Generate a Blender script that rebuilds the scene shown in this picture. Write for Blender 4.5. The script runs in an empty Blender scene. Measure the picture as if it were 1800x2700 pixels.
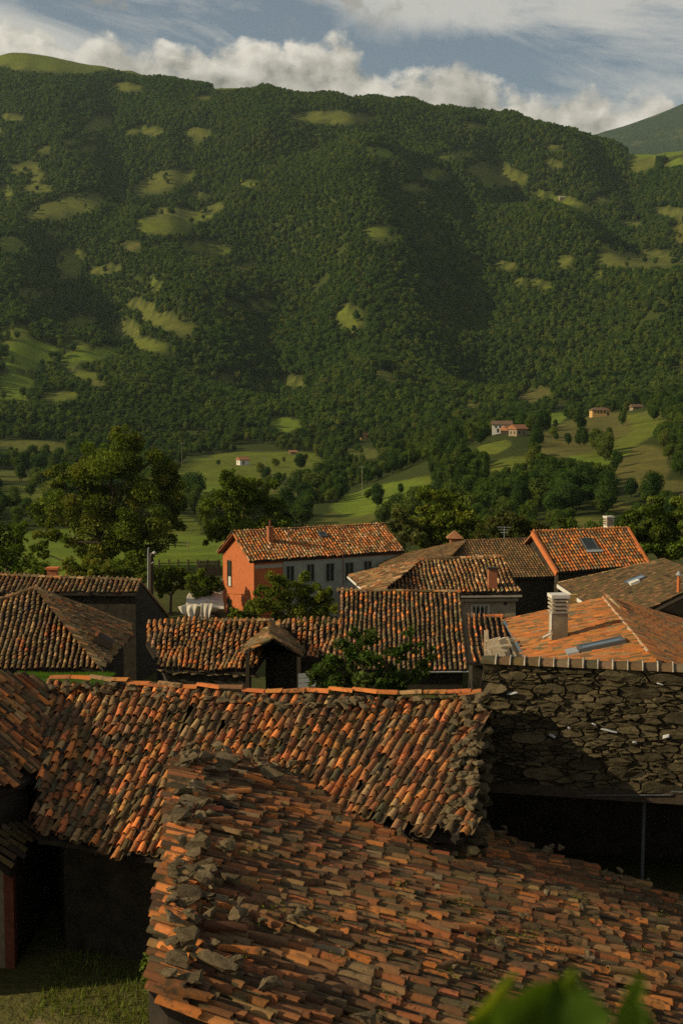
import bpy, bmesh, math, numpy as np
from mathutils import Matrix, Vector

# ------------------------------------------------------------------ camera, sky, sun, exposure
scene = bpy.context.scene
COL = scene.collection
F = 3375.0                       # focal length in photo pixels (1800 x 2700), 45 mm on a 36 mm long side
HORIZON = 1080.0
TILT = math.atan((1350 - HORIZON) / F)
CT, ST = math.cos(TILT), math.sin(TILT)

cam_data = bpy.data.cameras.new('camera')
cam = bpy.data.objects.new('camera', cam_data)
COL.objects.link(cam)
cam.location = (0, 0, 0)
cam.rotation_euler = (math.pi / 2 - TILT, 0, 0)
cam_data.sensor_fit = 'VERTICAL'
cam_data.sensor_height = 36.0
cam_data.lens = 45.0
cam_data.clip_start = 0.05
cam_data.clip_end = 20000
cam_data.dof.use_dof = True
cam_data.dof.focus_distance = 45.0
cam_data.dof.aperture_fstop = 5.6
scene.camera = cam
scene.render.resolution_x, scene.render.resolution_y = 682, 1024

SUN_EL = math.radians(26)
SH = np.array([-0.965, -0.23]); SH /= np.linalg.norm(SH)          # horizontal direction towards the sun
SUN_DIR = np.array([SH[0] * math.cos(SUN_EL), SH[1] * math.cos(SUN_EL), math.sin(SUN_EL)])

def nodes_of(idb):
    idb.use_nodes = True
    nt = idb.node_tree
    nt.nodes.clear()
    return nt

class NB:
    """small helper to wire nodes"""
    def __init__(self, nt): self.nt = nt
    def n(self, typ, **kw):
        nd = self.nt.nodes.new(typ)
        ins = kw.pop('ins', {})
        for k, v in kw.items(): setattr(nd, k, v)
        for k, v in ins.items(): self.set(nd, k, v)
        return nd
    def set(self, nd, k, v):
        s = nd.inputs[k]
        if hasattr(v, 'is_output') or isinstance(v, bpy.types.NodeSocket): self.nt.links.new(v, s)
        elif isinstance(v, bpy.types.Node): self.nt.links.new(v.outputs[0], s)
        else: s.default_value = v
    def math(self, op, a, b=None, c=None, clamp=False):
        nd = self.n('ShaderNodeMath', operation=op, use_clamp=clamp)
        self.set(nd, 0, a)
        if b is not None: self.set(nd, 1, b)
        if c is not None: self.set(nd, 2, c)
        return nd.outputs[0]
    def smooth(self, x, lo, hi, a=0.0, b=1.0):
        nd = self.n('ShaderNodeMapRange', interpolation_type='SMOOTHSTEP', clamp=True)
        self.set(nd, 'Value', x); self.set(nd, 'From Min', lo); self.set(nd, 'From Max', hi); self.set(nd, 'To Min', a); self.set(nd, 'To Max', b)
        return nd.outputs[0]
    def mix(self, f, a, b, typ='MIX'):
        nd = self.n('ShaderNodeMix', data_type='RGBA', blend_type=typ, clamp_factor=True)
        self.set(nd, 0, f); self.set(nd, 6, a); self.set(nd, 7, b)
        return nd.outputs[2]
    def noise(self, vec, scale, detail=4, rough=0.55, dist=0.0, dims='3D'):
        nd = self.n('ShaderNodeTexNoise', noise_dimensions=dims)
        if vec is not None: self.set(nd, 'Vector', vec)
        self.set(nd, 'Scale', scale); self.set(nd, 'Detail', detail); self.set(nd, 'Roughness', rough); self.set(nd, 'Distortion', dist)
        return nd.outputs['Fac']

def ray(px, py):
    a = (px - 900) / F; b = -(py - 1350) / F
    return np.array([a, CT + b * ST, -ST + b * CT])
def W(px, py, d):
    r = ray(px, py)
    return r * (d / r[1])
def WZ(px, py, z):
    r = ray(px, py)
    return r * (z / r[2])
def proj(P):
    P = np.asarray(P, float)
    f = P[..., 1] * CT - P[..., 2] * ST
    u = P[..., 1] * ST + P[..., 2] * CT
    f = np.where(f < 0.01, 0.01, f)
    return np.stack([900 + F * P[..., 0] / f, 1350 - F * u / f], -1)

# world: Nishita sky with a cumulus bank low over the hills and thin high cloud
world = bpy.data.worlds.new('World')
scene.world = world
nb = NB(nodes_of(world))
SKY_STRENGTH = 0.078
sky = nb.n('ShaderNodeTexSky', sky_type='NISHITA', sun_disc=False)
sky.sun_elevation = SUN_EL
sky.sun_rotation = math.atan2(SH[0], SH[1])
sky.air_density = 1.0; sky.dust_density = 1.2; sky.ozone_density = 1.0
tc = nb.n('ShaderNodeTexCoord')
sep = nb.n('ShaderNodeSeparateXYZ', ins={0: tc.outputs['Generated']})
az = nb.math('ARCTAN2', sep.outputs[0], sep.outputs[1])
el = nb.math('ARCSINE', sep.outputs[2])
crv = nb.n('ShaderNodeFloatCurve')
TOPS = [(-700, 40), (0, 28), (90, 45), (200, 95), (300, 110), (450, 125), (600, 112), (700, 125), (820, 108), (950, 125), (1050, 165), (1150, 180), (1250, 160), (1340, 225), (1440, 262), (1500, 225), (1560, 192), (1620, 222), (1740, 285), (1840, 340), (2500, 400)]
pts = []
for px_, py_ in TOPS:
    r_ = ray(px_, py_); r_ = r_ / np.linalg.norm(r_)
    pts.append(((math.atan2(r_[0], r_[1]) + 0.5), math.asin(r_[2]) * 2.0))
cm = crv.mapping
cm.curves[0].points[0].location = (0.0, pts[0][1]); cm.curves[0].points[1].location = (1.0, pts[-1][1])
for p in pts: cm.curves[0].points.new(*p)
for p in cm.curves[0].points: p.handle_type = 'AUTO'
cm.update()
nb.set(crv, 'Value', nb.math('ADD', az, 0.5, clamp=True))
top = nb.math('MULTIPLY_ADD', crv.outputs[0], 0.5, -0.0015)
vdir = tc.outputs['Generated']
cuv = nb.n('ShaderNodeCombineXYZ', ins={0: az, 1: nb.math('MULTIPLY', el, 1.25)})
warp = nb.n('ShaderNodeTexNoise', ins={'Vector': cuv.outputs[0], 'Scale': 40.0, 'Detail': 3.0})
wv_ = nb.n('ShaderNodeVectorMath', operation='MULTIPLY_ADD', ins={0: warp.outputs['Color'], 1: (0.012, 0.012, 0.0), 2: cuv.outputs[0]})
def puff(vec):
    """cauliflower height field: rounded cells of three sizes plus soft noise"""
    tot = None
    for sc_, wt in ((15.0, 0.55), (34.0, 0.27), (80.0, 0.13)):
        v = nb.n('ShaderNodeTexVoronoi', feature='SMOOTH_F1', voronoi_dimensions='2D', ins={'Vector': vec, 'Scale': sc_, 'Smoothness': 0.6})
        c = nb.math('MULTIPLY', nb.math('SUBTRACT', 0.62, v.outputs['Distance']), wt)
        tot = c if tot is None else nb.math('ADD', tot, c)
    return nb.math('ADD', tot, nb.math('MULTIPLY', nb.noise(vec, 60.0, 7, 0.66, 0.0, '2D'), 0.34))
p0 = puff(wv_.outputs[0])
sft = nb.n('ShaderNodeVectorMath', operation='ADD', ins={0: wv_.outputs[0], 1: (-0.007, 0.010, 0.0)})
p1 = puff(sft.outputs[0])
nlow = nb.noise(cuv.outputs[0], 9.0, 3, 0.5, 0.0, '2D')
dd = nb.math('ADD', nb.math('SUBTRACT', top, el), nb.math('MULTIPLY', nb.math('SUBTRACT', p0, 0.43), 0.064))
bank = nb.smooth(dd, -0.004, 0.009)
lit = nb.math('MULTIPLY_ADD', nb.math('SUBTRACT', p0, p1), 3.6, 0.40)
depth = nb.smooth(dd, 0.004, 0.060, 1.0, 0.0)
lit2 = nb.math('ADD', nb.math('MULTIPLY', lit, 0.62), nb.math('MULTIPLY', depth, 0.42), clamp=True)
lit3 = nb.math('MULTIPLY', lit2, nb.smooth(nlow, 0.25, 0.6, 0.72, 1.08), clamp=True)
bank_col = nb.mix(lit3, (0.25, 0.232, 0.205, 1), (0.88, 0.815, 0.71, 1))
# high thin cloud, streaked
cv = nb.n('ShaderNodeCombineXYZ', ins={0: nb.math('MULTIPLY', az, 6.0), 1: nb.math('MULTIPLY_ADD', el, 19.0, nb.math('MULTIPLY', az, 2.5)), 2: 8.3})
c1 = nb.noise(cv.outputs[0], 1.0, 9, 0.66, 0.6)
c2 = nb.noise(cv.outputs[0], 0.5, 2, 0.5, 0.0)
cir = nb.math('MULTIPLY', nb.smooth(nb.math('ADD', c1, nb.math('MULTIPLY', c2, 0.9)), 0.72, 1.08), nb.smooth(el, 0.35, 0.75, 0.90, 0.35))
cir = nb.math('MAXIMUM', cir, 0.10)
# small grey scraps above
c3 = nb.noise(cuv.outputs[0], 17.0, 6, 0.6, 0.2, '2D')
scrap = nb.math('MULTIPLY', nb.smooth(c3, 0.54, 0.66), nb.smooth(el, 0.272, 0.305))
bg_sky = nb.n('ShaderNodeBackground', ins={'Color': sky, 'Strength': SKY_STRENGTH})
bg_cir = nb.n('ShaderNodeBackground', ins={'Color': (0.66, 0.635, 0.59, 1), 'Strength': 1.0})
bg_scr = nb.n('ShaderNodeBackground', ins={'Color': (0.36, 0.32, 0.275, 1), 'Strength': 1.0})
bg_bank = nb.n('ShaderNodeBackground', ins={'Color': bank_col, 'Strength': 1.0})
m1 = nb.n('ShaderNodeMixShader', ins={0: cir, 1: bg_sky, 2: bg_cir})
m2 = nb.n('ShaderNodeMixShader', ins={0: nb.math('MULTIPLY', scrap, 0.7), 1: m1, 2: bg_scr})
m3 = nb.n('ShaderNodeMixShader', ins={0: bank, 1: m2, 2: bg_bank})
nb.n('ShaderNodeOutputWorld', ins={'Surface': m3})

sun_data = bpy.data.lights.new('sun', 'SUN')
sun_data.energy = 5.0
sun_data.angle = math.radians(0.55)
sun_data.color = (1.0, 0.85, 0.57)
sun = bpy.data.objects.new('sun', sun_data)
COL.objects.link(sun)
sun.location = (-40, -20, 60)
sun.rotation_euler = Vector(SUN_DIR).to_track_quat('Z', 'Y').to_euler()

vs = scene.view_settings
vs.view_transform = 'Standard'; vs.look = 'None'; vs.exposure = -0.12; vs.gamma = 1.0
scene.cycles.use_denoising = False
scene.cycles.sample_clamp_indirect = 1.5
scene.cycles.sample_clamp_direct = 1.6
scene.cycles.max_bounces = 5
scene.cycles.diffuse_bounces = 2
scene.cycles.glossy_bounces = 2
scene.cycles.transmission_bounces = 3
scene.cycles.volume_bounces = 0
scene.cycles.transparent_max_bounces = 4

# ------------------------------------------------------------------ helpers
RNG = np.random.default_rng(11)

def mesh_np(name, V, Q, tint=None, smooth=False, attrs=None):
    """V (n,3), Q (m,k) all faces with k corners, or a list of index lists"""
    me = bpy.data.meshes.new(name)
    V = np.asarray(V, np.float32)
    if isinstance(Q, np.ndarray):
        m, k = Q.shape
        loops = Q.astype(np.int32).ravel(); starts = np.arange(m, dtype=np.int32) * k
    else:
        lens = np.array([len(q) for q in Q], np.int32)
        loops = np.concatenate([np.asarray(q, np.int32) for q in Q]) if len(Q) else np.zeros(0, np.int32)
        starts = np.concatenate([[0], np.cumsum(lens)[:-1]]).astype(np.int32); m = len(Q)
    me.vertices.add(len(V)); me.vertices.foreach_set('co', V.ravel())
    me.loops.add(len(loops)); me.loops.foreach_set('vertex_index', loops)
    me.polygons.add(m); me.polygons.foreach_set('loop_start', starts)
    me.update(calc_edges=True)
    me.polygons.foreach_set('use_smooth', np.full(m, bool(smooth)))
    if tint is not None:
        a = me.attributes.new('tint', 'FLOAT_COLOR', 'POINT')
        c = np.ones((len(V), 4), np.float32); c[:, :3] = tint
        a.data.foreach_set('color', c.ravel())
    for nm, val in (attrs or {}).items():
        a = me.attributes.new(nm, 'FLOAT', 'POINT'); a.data.foreach_set('value', np.asarray(val, np.float32))
    return me

def link(name, me, mat=None, parent=None, loc=None):
    o = bpy.data.objects.new(name, me)
    COL.objects.link(o)
    if mat is not None and me is not None:
        if len(me.materials) == 0: me.materials.append(mat)
    if parent is not None:
        o.parent = parent
        o.location = -Vector(root_loc(parent))
    if loc is not None: o.location = loc
    return o

ROOTS = {}
def root_loc(o):
    """world location of a parent (all parents keep identity rotation)"""
    p = Vector((0, 0, 0))
    while o is not None:
        p += Vector(o.location); o = o.parent
    return p

def tag(o, label=None, cat=None, group=None, kind=None):
    if label: o['label'] = label
    if cat: o['category'] = cat
    if group: o['group'] = group
    if kind: o['kind'] = kind
    return o

def thing(name, label, cat, loc, group=None):
    o = bpy.data.objects.new(name, None)
    COL.objects.link(o)
    o.location = Vector([float(v) for v in loc])
    o.empty_display_size = 0.3
    return tag(o, label, cat, group)

def box_mesh(name, c, size, yaw=0.0, bev=0.0):
    """axis box centre c, full size, rotated about z"""
    sx, sy, sz = [s / 2 for s in size]
    V = np.array([[x, y, z] for z in (-sz, sz) for x, y in ((-sx, -sy), (sx, -sy), (sx, sy), (-sx, sy))], float)
    R = np.array([[math.cos(yaw), -math.sin(yaw), 0], [math.sin(yaw), math.cos(yaw), 0], [0, 0, 1]])
    V = V @ R.T + np.asarray(c, float)
    Q = np.array([[3, 2, 1, 0], [4, 5, 6, 7], [0, 1, 5, 4], [1, 2, 6, 5], [2, 3, 7, 6], [3, 0, 4, 7]])
    if bev > 0:
        bm = bmesh.new()
        vv = [bm.verts.new(v) for v in V]
        for q in Q: bm.faces.new([vv[i] for i in q])
        bmesh.ops.bevel(bm, geom=bm.edges[:], offset=bev, segments=1, affect='EDGES')
        me = bpy.data.meshes.new(name); bm.to_mesh(me); bm.free()
        return me
    return mesh_np(name, V, Q)

def obox(O, X, Y, Z, x0, x1, y0, y1, z0, z1):
    """box in an arbitrary frame -> V, Q"""
    V = np.array([O + X * x + Y * y + Z * z for z in (z0, z1) for x, y in ((x0, y0), (x1, y0), (x1, y1), (x0, y1))])
    Q = np.array([[3, 2, 1, 0], [4, 5, 6, 7], [0, 1, 5, 4], [1, 2, 6, 5], [2, 3, 7, 6], [3, 0, 4, 7]])
    return V, Q

def join_vq(lst):
    Vs, Qs, n = [], [], 0
    for V, Q in lst:
        Vs.append(V); Qs.append(np.asarray(Q) + n); n += len(V)
    return np.concatenate(Vs), np.concatenate(Qs)

def tube_vq(P, R, seg=6, cap=True):
    """tapered tube along polyline P with radii R -> V, Q (quads)"""
    P = np.asarray(P, float); n = len(P)
    V = []
    for i in range(n):
        t = P[min(i + 1, n - 1)] - P[max(i - 1, 0)]
        t = t / (np.linalg.norm(t) + 1e-9)
        a = np.cross(t, [0.3, 0.2, 0.93] if abs(t[2]) < 0.9 else [1, 0, 0]); a /= np.linalg.norm(a)
        b = np.cross(t, a)
        for k in range(seg):
            th = 2 * math.pi * k / seg
            V.append(P[i] + R[i] * (a * math.cos(th) + b * math.sin(th)))
    Q = []
    for i in range(n - 1):
        for k in range(seg):
            k2 = (k + 1) % seg
            Q.append([i * seg + k, i * seg + k2, (i + 1) * seg + k2, (i + 1) * seg + k])
    if cap:
        c0 = len(V); V.append(P[0]); V.append(P[-1])
        for k in range(0, seg):
            k2 = (k + 1) % seg
            Q.append([c0, k2, k, c0]); Q.append([c0 + 1, (n - 1) * seg + k, (n - 1) * seg + k2, c0 + 1])
        Q = [q if q[0] != q[3] else q[:3] for q in Q]
    return np.array(V), Q

def tube(name, P, R, mat, parent=None, seg=6):
    V, Q = tube_vq(P, R, seg)
    return link(name, mesh_np(name, V, Q, smooth=False), mat, parent)

# lattice value noise
def _hash(ix, iy, s):
    h = (ix.astype(np.int64) * 374761393 + iy.astype(np.int64) * 668265263 + s * 974711) & 0x7fffffff
    h = ((h ^ (h >> 13)) * 1274126177) & 0x7fffffff
    return ((h ^ (h >> 16)) & 0xffff) / 65535.0
def vnoise(x, y, s=0):
    x = np.asarray(x, float); y = np.asarray(y, float)
    ix, iy = np.floor(x), np.floor(y); fx, fy = x - ix, y - iy
    fx = fx * fx * (3 - 2 * fx); fy = fy * fy * (3 - 2 * fy)
    a = _hash(ix, iy, s); b = _hash(ix + 1, iy, s); c = _hash(ix, iy + 1, s); d = _hash(ix + 1, iy + 1, s)
    return (a * (1 - fx) + b * fx) * (1 - fy) + (c * (1 - fx) + d * fx) * fy
def fbm(x, y, o=4, s=0):
    v = 0; a = 0.5; t = 0
    for i in range(o):
        v = v + a * vnoise(x * 2 ** i, y * 2 ** i, s + i * 17); t += a; a *= 0.5
    return v / t

# ------------------------------------------------------------------ materials
def new_mat(name):
    m = bpy.data.materials.new(name)
    b = NB(nodes_of(m))
    return m, b
def finish(b, col, rough=0.9, bump=None, bstr=0.3, bdist=0.02, spec=0.2, extra=None):
    p = b.n('ShaderNodeBsdfPrincipled', ins={'Base Color': col, 'Roughness': rough, 'Specular IOR Level': spec})
    if bump is not None:
        bn = b.n('ShaderNodeBump', ins={'Height': bump, 'Strength': bstr, 'Distance': bdist})
        b.set(p, 'Normal', bn)
    b.n('ShaderNodeOutputMaterial', ins={'Surface': p})
    return p
def pos(b):
    return b.n('ShaderNodeNewGeometry').outputs['Position']

def mat_tile(name, lichen=0.5, fine=28.0, big=2.2, gain=1.0):
    m, b = new_mat(name)
    P = pos(b)
    t = b.n('ShaderNodeAttribute', attribute_name='tint').outputs['Color']
    n = b.noise(P, fine, 5, 0.65)
    n2 = b.noise(P, big, 4, 0.6)
    n3 = b.noise(P, fine * 0.45, 4, 0.6)
    c = b.mix(b.smooth(n, 0.3, 0.75), t, b.mix(1.0, t, (1.35, 1.3, 1.25, 1), 'MULTIPLY'))
    # dark lichen and soot in patches, pale lichen specks
    dark = b.math('MULTIPLY', b.smooth(b.math('ADD', b.math('MULTIPLY', n3, 0.6), b.math('MULTIPLY', n2, 0.5)), 0.56, 0.68), lichen)
    c = b.mix(dark, c, (0.055, 0.041, 0.021, 1))
    pale = b.math('MULTIPLY', b.smooth(b.noise(P, fine * 1.6, 3, 0.6), 0.66, 0.72), lichen * 0.45)
    c = b.mix(pale, c, (0.30, 0.27, 0.18, 1))
    finish(b, c, 0.92, n, 0.35, 0.01, 0.15)
    return m

def mat_flat(name, col, rough=0.85, var=0.35, scale=6.0, bump=0.25, spec=0.2, metal=0.0):
    m, b = new_mat(name)
    P = pos(b)
    n = b.noise(P, scale, 6, 0.6)
    n2 = b.noise(P, scale * 7, 4, 0.6)
    k = b.math('ADD', b.math('MULTIPLY', n, 0.65), b.math('MULTIPLY', n2, 0.35))
    lo = tuple(c * (1 - var) for c in col) + (1,); hi = tuple(min(1, c * (1 + var)) for c in col) + (1,)
    p = finish(b, b.mix(b.smooth(k, 0.3, 0.7), lo, hi), rough, n2, bump, 0.01, spec)
    p.inputs['Metallic'].default_value = metal
    return m

def mat_stone(name, c1, c2, c3, scale=5.0):
    m, b = new_mat(name)
    P = pos(b)
    oi = b.n('ShaderNodeObjectInfo').outputs['Random']
    n = b.noise(P, scale, 7, 0.65); n2 = b.noise(P, scale * 5, 6, 0.7)
    c = b.mix(oi, c1 + (1,), c2 + (1,))
    c = b.mix(b.smooth(n, 0.35, 0.7), c, b.mix(1.0, c, (0.55, 0.55, 0.5, 1), 'MULTIPLY'))
    c = b.mix(b.math('MULTIPLY', b.smooth(n2, 0.52, 0.66), 0.6), c, c3 + (1,))
    finish(b, c, 0.95, n2, 0.8, 0.03, 0.1)
    return m

def mat_leaf(name, hue_var=0.35, trans=0.25, gain=1.0, use_tint=True, base=(0.06, 0.085, 0.02)):
    m, b = new_mat(name)
    oi = b.n('ShaderNodeObjectInfo').outputs['Random']
    if use_tint: c = b.n('ShaderNodeAttribute', attribute_name='tint').outputs['Color']
    else: c = base + (1,)
    v = b.math('MULTIPLY_ADD', oi, hue_var, 1.0 - hue_var * 0.5)
    vv = b.n('ShaderNodeCombineXYZ', ins={0: b.math('MULTIPLY', v, b.math('MULTIPLY_ADD', oi, 0.25, 0.9)), 1: v, 2: v})
    c = b.mix(1.0, c, vv.outputs[0], 'MULTIPLY')
    d = b.n('ShaderNodeBsdfPrincipled', ins={'Base Color': c, 'Roughness': 0.8, 'Specular IOR Level': 0.04})
    tr = b.n('ShaderNodeBsdfTranslucent', ins={'Color': b.mix(1.0, c, (1.25, 1.35, 0.4, 1), 'MULTIPLY')})
    mx = b.n('ShaderNodeMixShader', ins={0: trans, 1: d, 2: tr})
    b.n('ShaderNodeOutputMaterial', ins={'Surface': mx})
    return m

M = {}
M['tile_old'] = mat_tile('old_clay_tile', 0.85, 24, 1.6)
M['tile_mid'] = mat_tile('clay_tile', 0.45, 10, 0.8)
M['tile_new'] = mat_tile('new_clay_tile', 0.2, 8, 0.6)
M['stone'] = mat_stone('rubble_stone', (0.055, 0.044, 0.024), (0.135, 0.105, 0.055), (0.04, 0.033, 0.019))
M['rock'] = mat_stone('lichen_rock', (0.20, 0.145, 0.078), (0.10, 0.073, 0.038), (0.36, 0.285, 0.165), 11.0)
M['slate'] = mat_flat('pale_slate', (0.42, 0.42, 0.40), 0.5, 0.2, 8)
M['mortar'] = mat_flat('mortar', (0.36, 0.31, 0.23), 0.95, 0.35, 9)
M['joint'] = mat_flat('wall_joint', (0.035, 0.03, 0.02), 0.95, 0.3, 9)
M['deck'] = mat_flat('roof_underlay', (0.028, 0.021, 0.014), 0.95, 0.4, 5)
M['deck_tile'] = mat_flat('roof_back', (0.20, 0.10, 0.05), 0.95, 0.4, 3)
M['timber'] = mat_flat('dark_timber', (0.05, 0.036, 0.023), 0.9, 0.4, 12)
M['wood'] = mat_flat('weathered_wood', (0.30, 0.24, 0.16), 0.85, 0.3, 14)
M['pale_wood'] = mat_flat('brightened_wood', (0.62, 0.49, 0.33), 0.85, 0.2, 14)  # albedo raised in place of direct sun on the boards
M['ridge_mortar'] = mat_flat('pale_ridge_mortar', (0.46, 0.33, 0.22), 0.95, 0.3, 5)
M['plaster'] = mat_flat('grey_white_plaster', (0.27, 0.275, 0.22), 0.9, 0.22, 1.5)
M['beige'] = mat_flat('beige_render', (0.27, 0.21, 0.13), 0.9, 0.3, 1.8)
M['white'] = mat_flat('white_paint', (0.60, 0.56, 0.48), 0.8, 0.12, 3)
M['dark_wall'] = mat_flat('dark_stone_wall', (0.035, 0.028, 0.018), 0.95, 0.5, 3.5)  # base colour lowered so the walls' shade is painted in
M['glass'] = mat_flat('window_glass', (0.03, 0.035, 0.03), 0.15, 0.3, 2, 0.0, 0.5)
M['skylight'] = mat_flat('skylight_glass', (0.10, 0.15, 0.20), 0.12, 0.2, 2, 0.0, 0.6)
M['dull_metal'] = mat_flat('dull_grey_metal', (0.09, 0.095, 0.095), 0.6, 0.15, 10, 0.05, 0.2)
M['metal'] = mat_flat('grey_metal', (0.30, 0.31, 0.30), 0.45, 0.15, 10, 0.05, 0.4)
M['tarp'] = mat_flat('canvas_tarp', (0.52, 0.45, 0.34), 0.85, 0.25, 2.2)
M['bark'] = mat_flat('bark', (0.075, 0.055, 0.035), 0.95, 0.4, 8)
M['leaf'] = mat_leaf('tree_leaf', 0.35, 0.36)
M['far_leaf'] = mat_leaf('forest_leaf', 0.42, 0.34)
M['orange_trim'] = mat_flat('orange_trim', (0.50, 0.15, 0.045), 0.8, 0.2, 5)
M['rust'] = mat_flat('red_brown_paint', (0.16, 0.05, 0.028), 0.8, 0.3, 8)
M['yellow'] = mat_flat('yellow_render', (0.55, 0.34, 0.12), 0.9, 0.15, 1)
M['far_roof'] = mat_flat('far_tile_roof', (0.30, 0.13, 0.06), 0.9, 0.3, 1.2)
M['far_roof_dark'] = mat_flat('far_dark_roof', (0.14, 0.085, 0.05), 0.9, 0.3, 1.2)

def mat_brick():
    m, b = new_mat('orange_brickwork')
    co = b.n('ShaderNodeTexCoord').outputs['Object']
    mp = b.n('ShaderNodeAttribute', attribute_name='uvw').outputs['Vector']
    br = b.n('ShaderNodeTexBrick', ins={'Vector': mp, 'Color1': (0.60, 0.155, 0.04, 1), 'Color2': (0.45, 0.11, 0.03, 1), 'Mortar': (0.34, 0.13, 0.06, 1), 'Scale': 1.0, 'Mortar Size': 0.012, 'Brick Width': 0.25, 'Row Height': 0.075, 'Bias': 0.1})
    P = pos(b)
    n = b.noise(P, 1.3, 5, 0.6)
    c = b.mix(b.smooth(b.noise(P, 3.5, 7, 0.72), 0.42, 0.68, 0.0, 0.6), br.outputs['Color'], (0.27, 0.085, 0.035, 1))
    finish(b, c, 0.92, br.outputs['Fac'], 0.3, 0.01, 0.15)
    return m
M['brick'] = mat_brick()
# ------------------------------------------------------------------ clay tile roofs
PAL = dict(redbrown=(0.22, 0.088, 0.032), darkred=(0.125, 0.06, 0.025), bright=(0.50, 0.168, 0.044), orange=(0.36, 0.134, 0.040), tan=(0.30, 0.172, 0.076), brown=(0.185, 0.102, 0.042), umber=(0.105, 0.069, 0.031), grey=(0.142, 0.108, 0.056), dark=(0.062, 0.046, 0.024), pale=(0.43, 0.275, 0.13))

def tile_shape(seg, r0, r1, h, L, th, rng, chip=False):
    """half-round tile: x across, y along the slope (-L upper end .. 0 lower end), z up"""
    V = []
    for (y, r) in ((-L, r0), (0.0, r1)):
        for lay in (0, 1):
            rr = r - lay * th; hh = h * (r / r1) - lay * th
            for k in range(seg + 1):
                a = math.pi * k / seg
                dy = rng.normal(0, 0.009) if (chip and y == 0.0) else 0.0
                V.append([-rr * math.cos(a), y + dy, max(hh * math.sin(a), 0.0)])
    n = seg + 1
    o0, i0, o1, i1 = 0, n, 2 * n, 3 * n
    Q = []
    for k in range(seg):
        Q.append([o0 + k, o1 + k, o1 + k + 1, o0 + k + 1])
        Q.append([i0 + k + 1, i1 + k + 1, i1 + k, i0 + k])
        Q.append([o1 + k, i1 + k, i1 + k + 1, o1 + k + 1])
        Q.append([o0 + k + 1, i0 + k + 1, i0 + k, o0 + k])
    Q.append([o0, i0, i1, o1]); Q.append([o1 + seg, i1 + seg, i0 + seg, o0 + seg])
    return np.array(V), np.array(Q)

class TileSet:
    def __init__(self, pal, mat, r=0.09, h=0.075, L=0.42, th=0.014, seg=5, K=28, seed=1, chip=False, var=0.22):
        rng = np.random.default_rng(seed)
        names = list(pal.keys()); w = np.array([pal[k] for k in names], float); w /= w.sum()
        self.mat, self.items = mat, []
        for i in range(K):
            q = (i + 0.5) / K
            nm = names[int(np.searchsorted(np.cumsum(w), q).clip(0, len(names) - 1))]
            c = np.array(PAL[nm]) * (1 + rng.normal(0, var)) * (1 + rng.normal(0, 0.06, 3))
            V, Q = tile_shape(seg, r * rng.uniform(0.78, 0.88), r * rng.uniform(0.94, 1.06), h * rng.uniform(0.9, 1.1), L * rng.uniform(0.93, 1.06), th, rng, chip)
            c = np.clip(c, 0.02, 0.8)
            me = mesh_np('tile', V, Q, tint=np.tile(c, (len(V), 1)))
            me.materials.append(mat)
            self.items.append((V, Q, c, me))
    def pick(self, rng):
        return int(rng.integers(len(self.items)))

def inside(poly, u, v):
    c = False; n = len(poly); j = n - 1
    for i in range(n):
        ui, vi = poly[i]; uj, vj = poly[j]
        if (vi > v) != (vj > v) and u < (uj - ui) * (v - vi) / (vj - vi) + ui: c = not c
        j = i
    return c

class Face:
    """one roof plane: ridge point A, ridge yaw (deg), pitch (deg), polygon in photo pixels or (u, v)"""
    def __init__(self, A, yaw, pitch, px=None, uv=None, U=None, Hd=None):
        self.A = np.asarray(A, float)
        y, p = math.radians(yaw), math.radians(pitch)
        self.U = np.array([math.cos(y), math.sin(y), 0.0])
        H = np.array([math.sin(y), -math.cos(y), 0.0])
        self.H = H
        self.V = H * math.cos(p) - np.array([0, 0, math.sin(p)])
        self.N = np.cross(self.U, -self.V) if np.cross(self.U, -self.V)[2] > 0 else np.cross(self.V, self.U) * -1
        if self.N[2] < 0: self.N = -self.N
        self.poly = [self.hit(*q) for q in px] if px is not None else list(uv)
    def hit(self, px, py):
        r = ray(px, py); s = (self.A @ self.N) / (r @ self.N); P = r * s - self.A
        return (float(P @ self.U), float(P @ self.V))
    def at(self, u, v, n=0.0):
        return self.A + self.U * u + self.V * v + self.N * n
    def world(self):
        return [self.at(*q) for q in self.poly]

def place(face, u, v, n, skew, rng, jit, tilt):
    Y = face.V + face.U * skew + face.U * rng.normal(0, 0.07 * jit) + face.N * (tilt + rng.normal(0, 0.03 * jit))
    Y /= np.linalg.norm(Y)
    X = np.cross(Y, face.N); X /= np.linalg.norm(X)
    Z = np.cross(X, Y)
    ro = rng.normal(0, 0.12 * jit)
    X2 = X * math.cos(ro) + Z * math.sin(ro); Z2 = np.cross(X2, Y)
    P = face.at(u, v, n)
    return X2, Y, Z2, P

def in_frame(P, m=25):
    q = proj(P)
    return -m < q[0] < 1800 + m and -m < q[1] < 2700 + m

def deck_mesh(face, th=0.12, off=-0.01, shrink=0.0):
    pts = np.array(face.poly); c = pts.mean(0)
    pts = c + (pts - c) * (1 - shrink)
    top = [face.at(u, v, off) for u, v in pts]; bot = [p - np.array([0, 0, th]) for p in top]
    n = len(top); V = np.array(top + bot)
    Q = [list(range(n)), list(range(2 * n - 1, n - 1, -1))] + [[i, i + n, (i + 1) % n + n, (i + 1) % n] for i in range(n)]
    return V, Q

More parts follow.
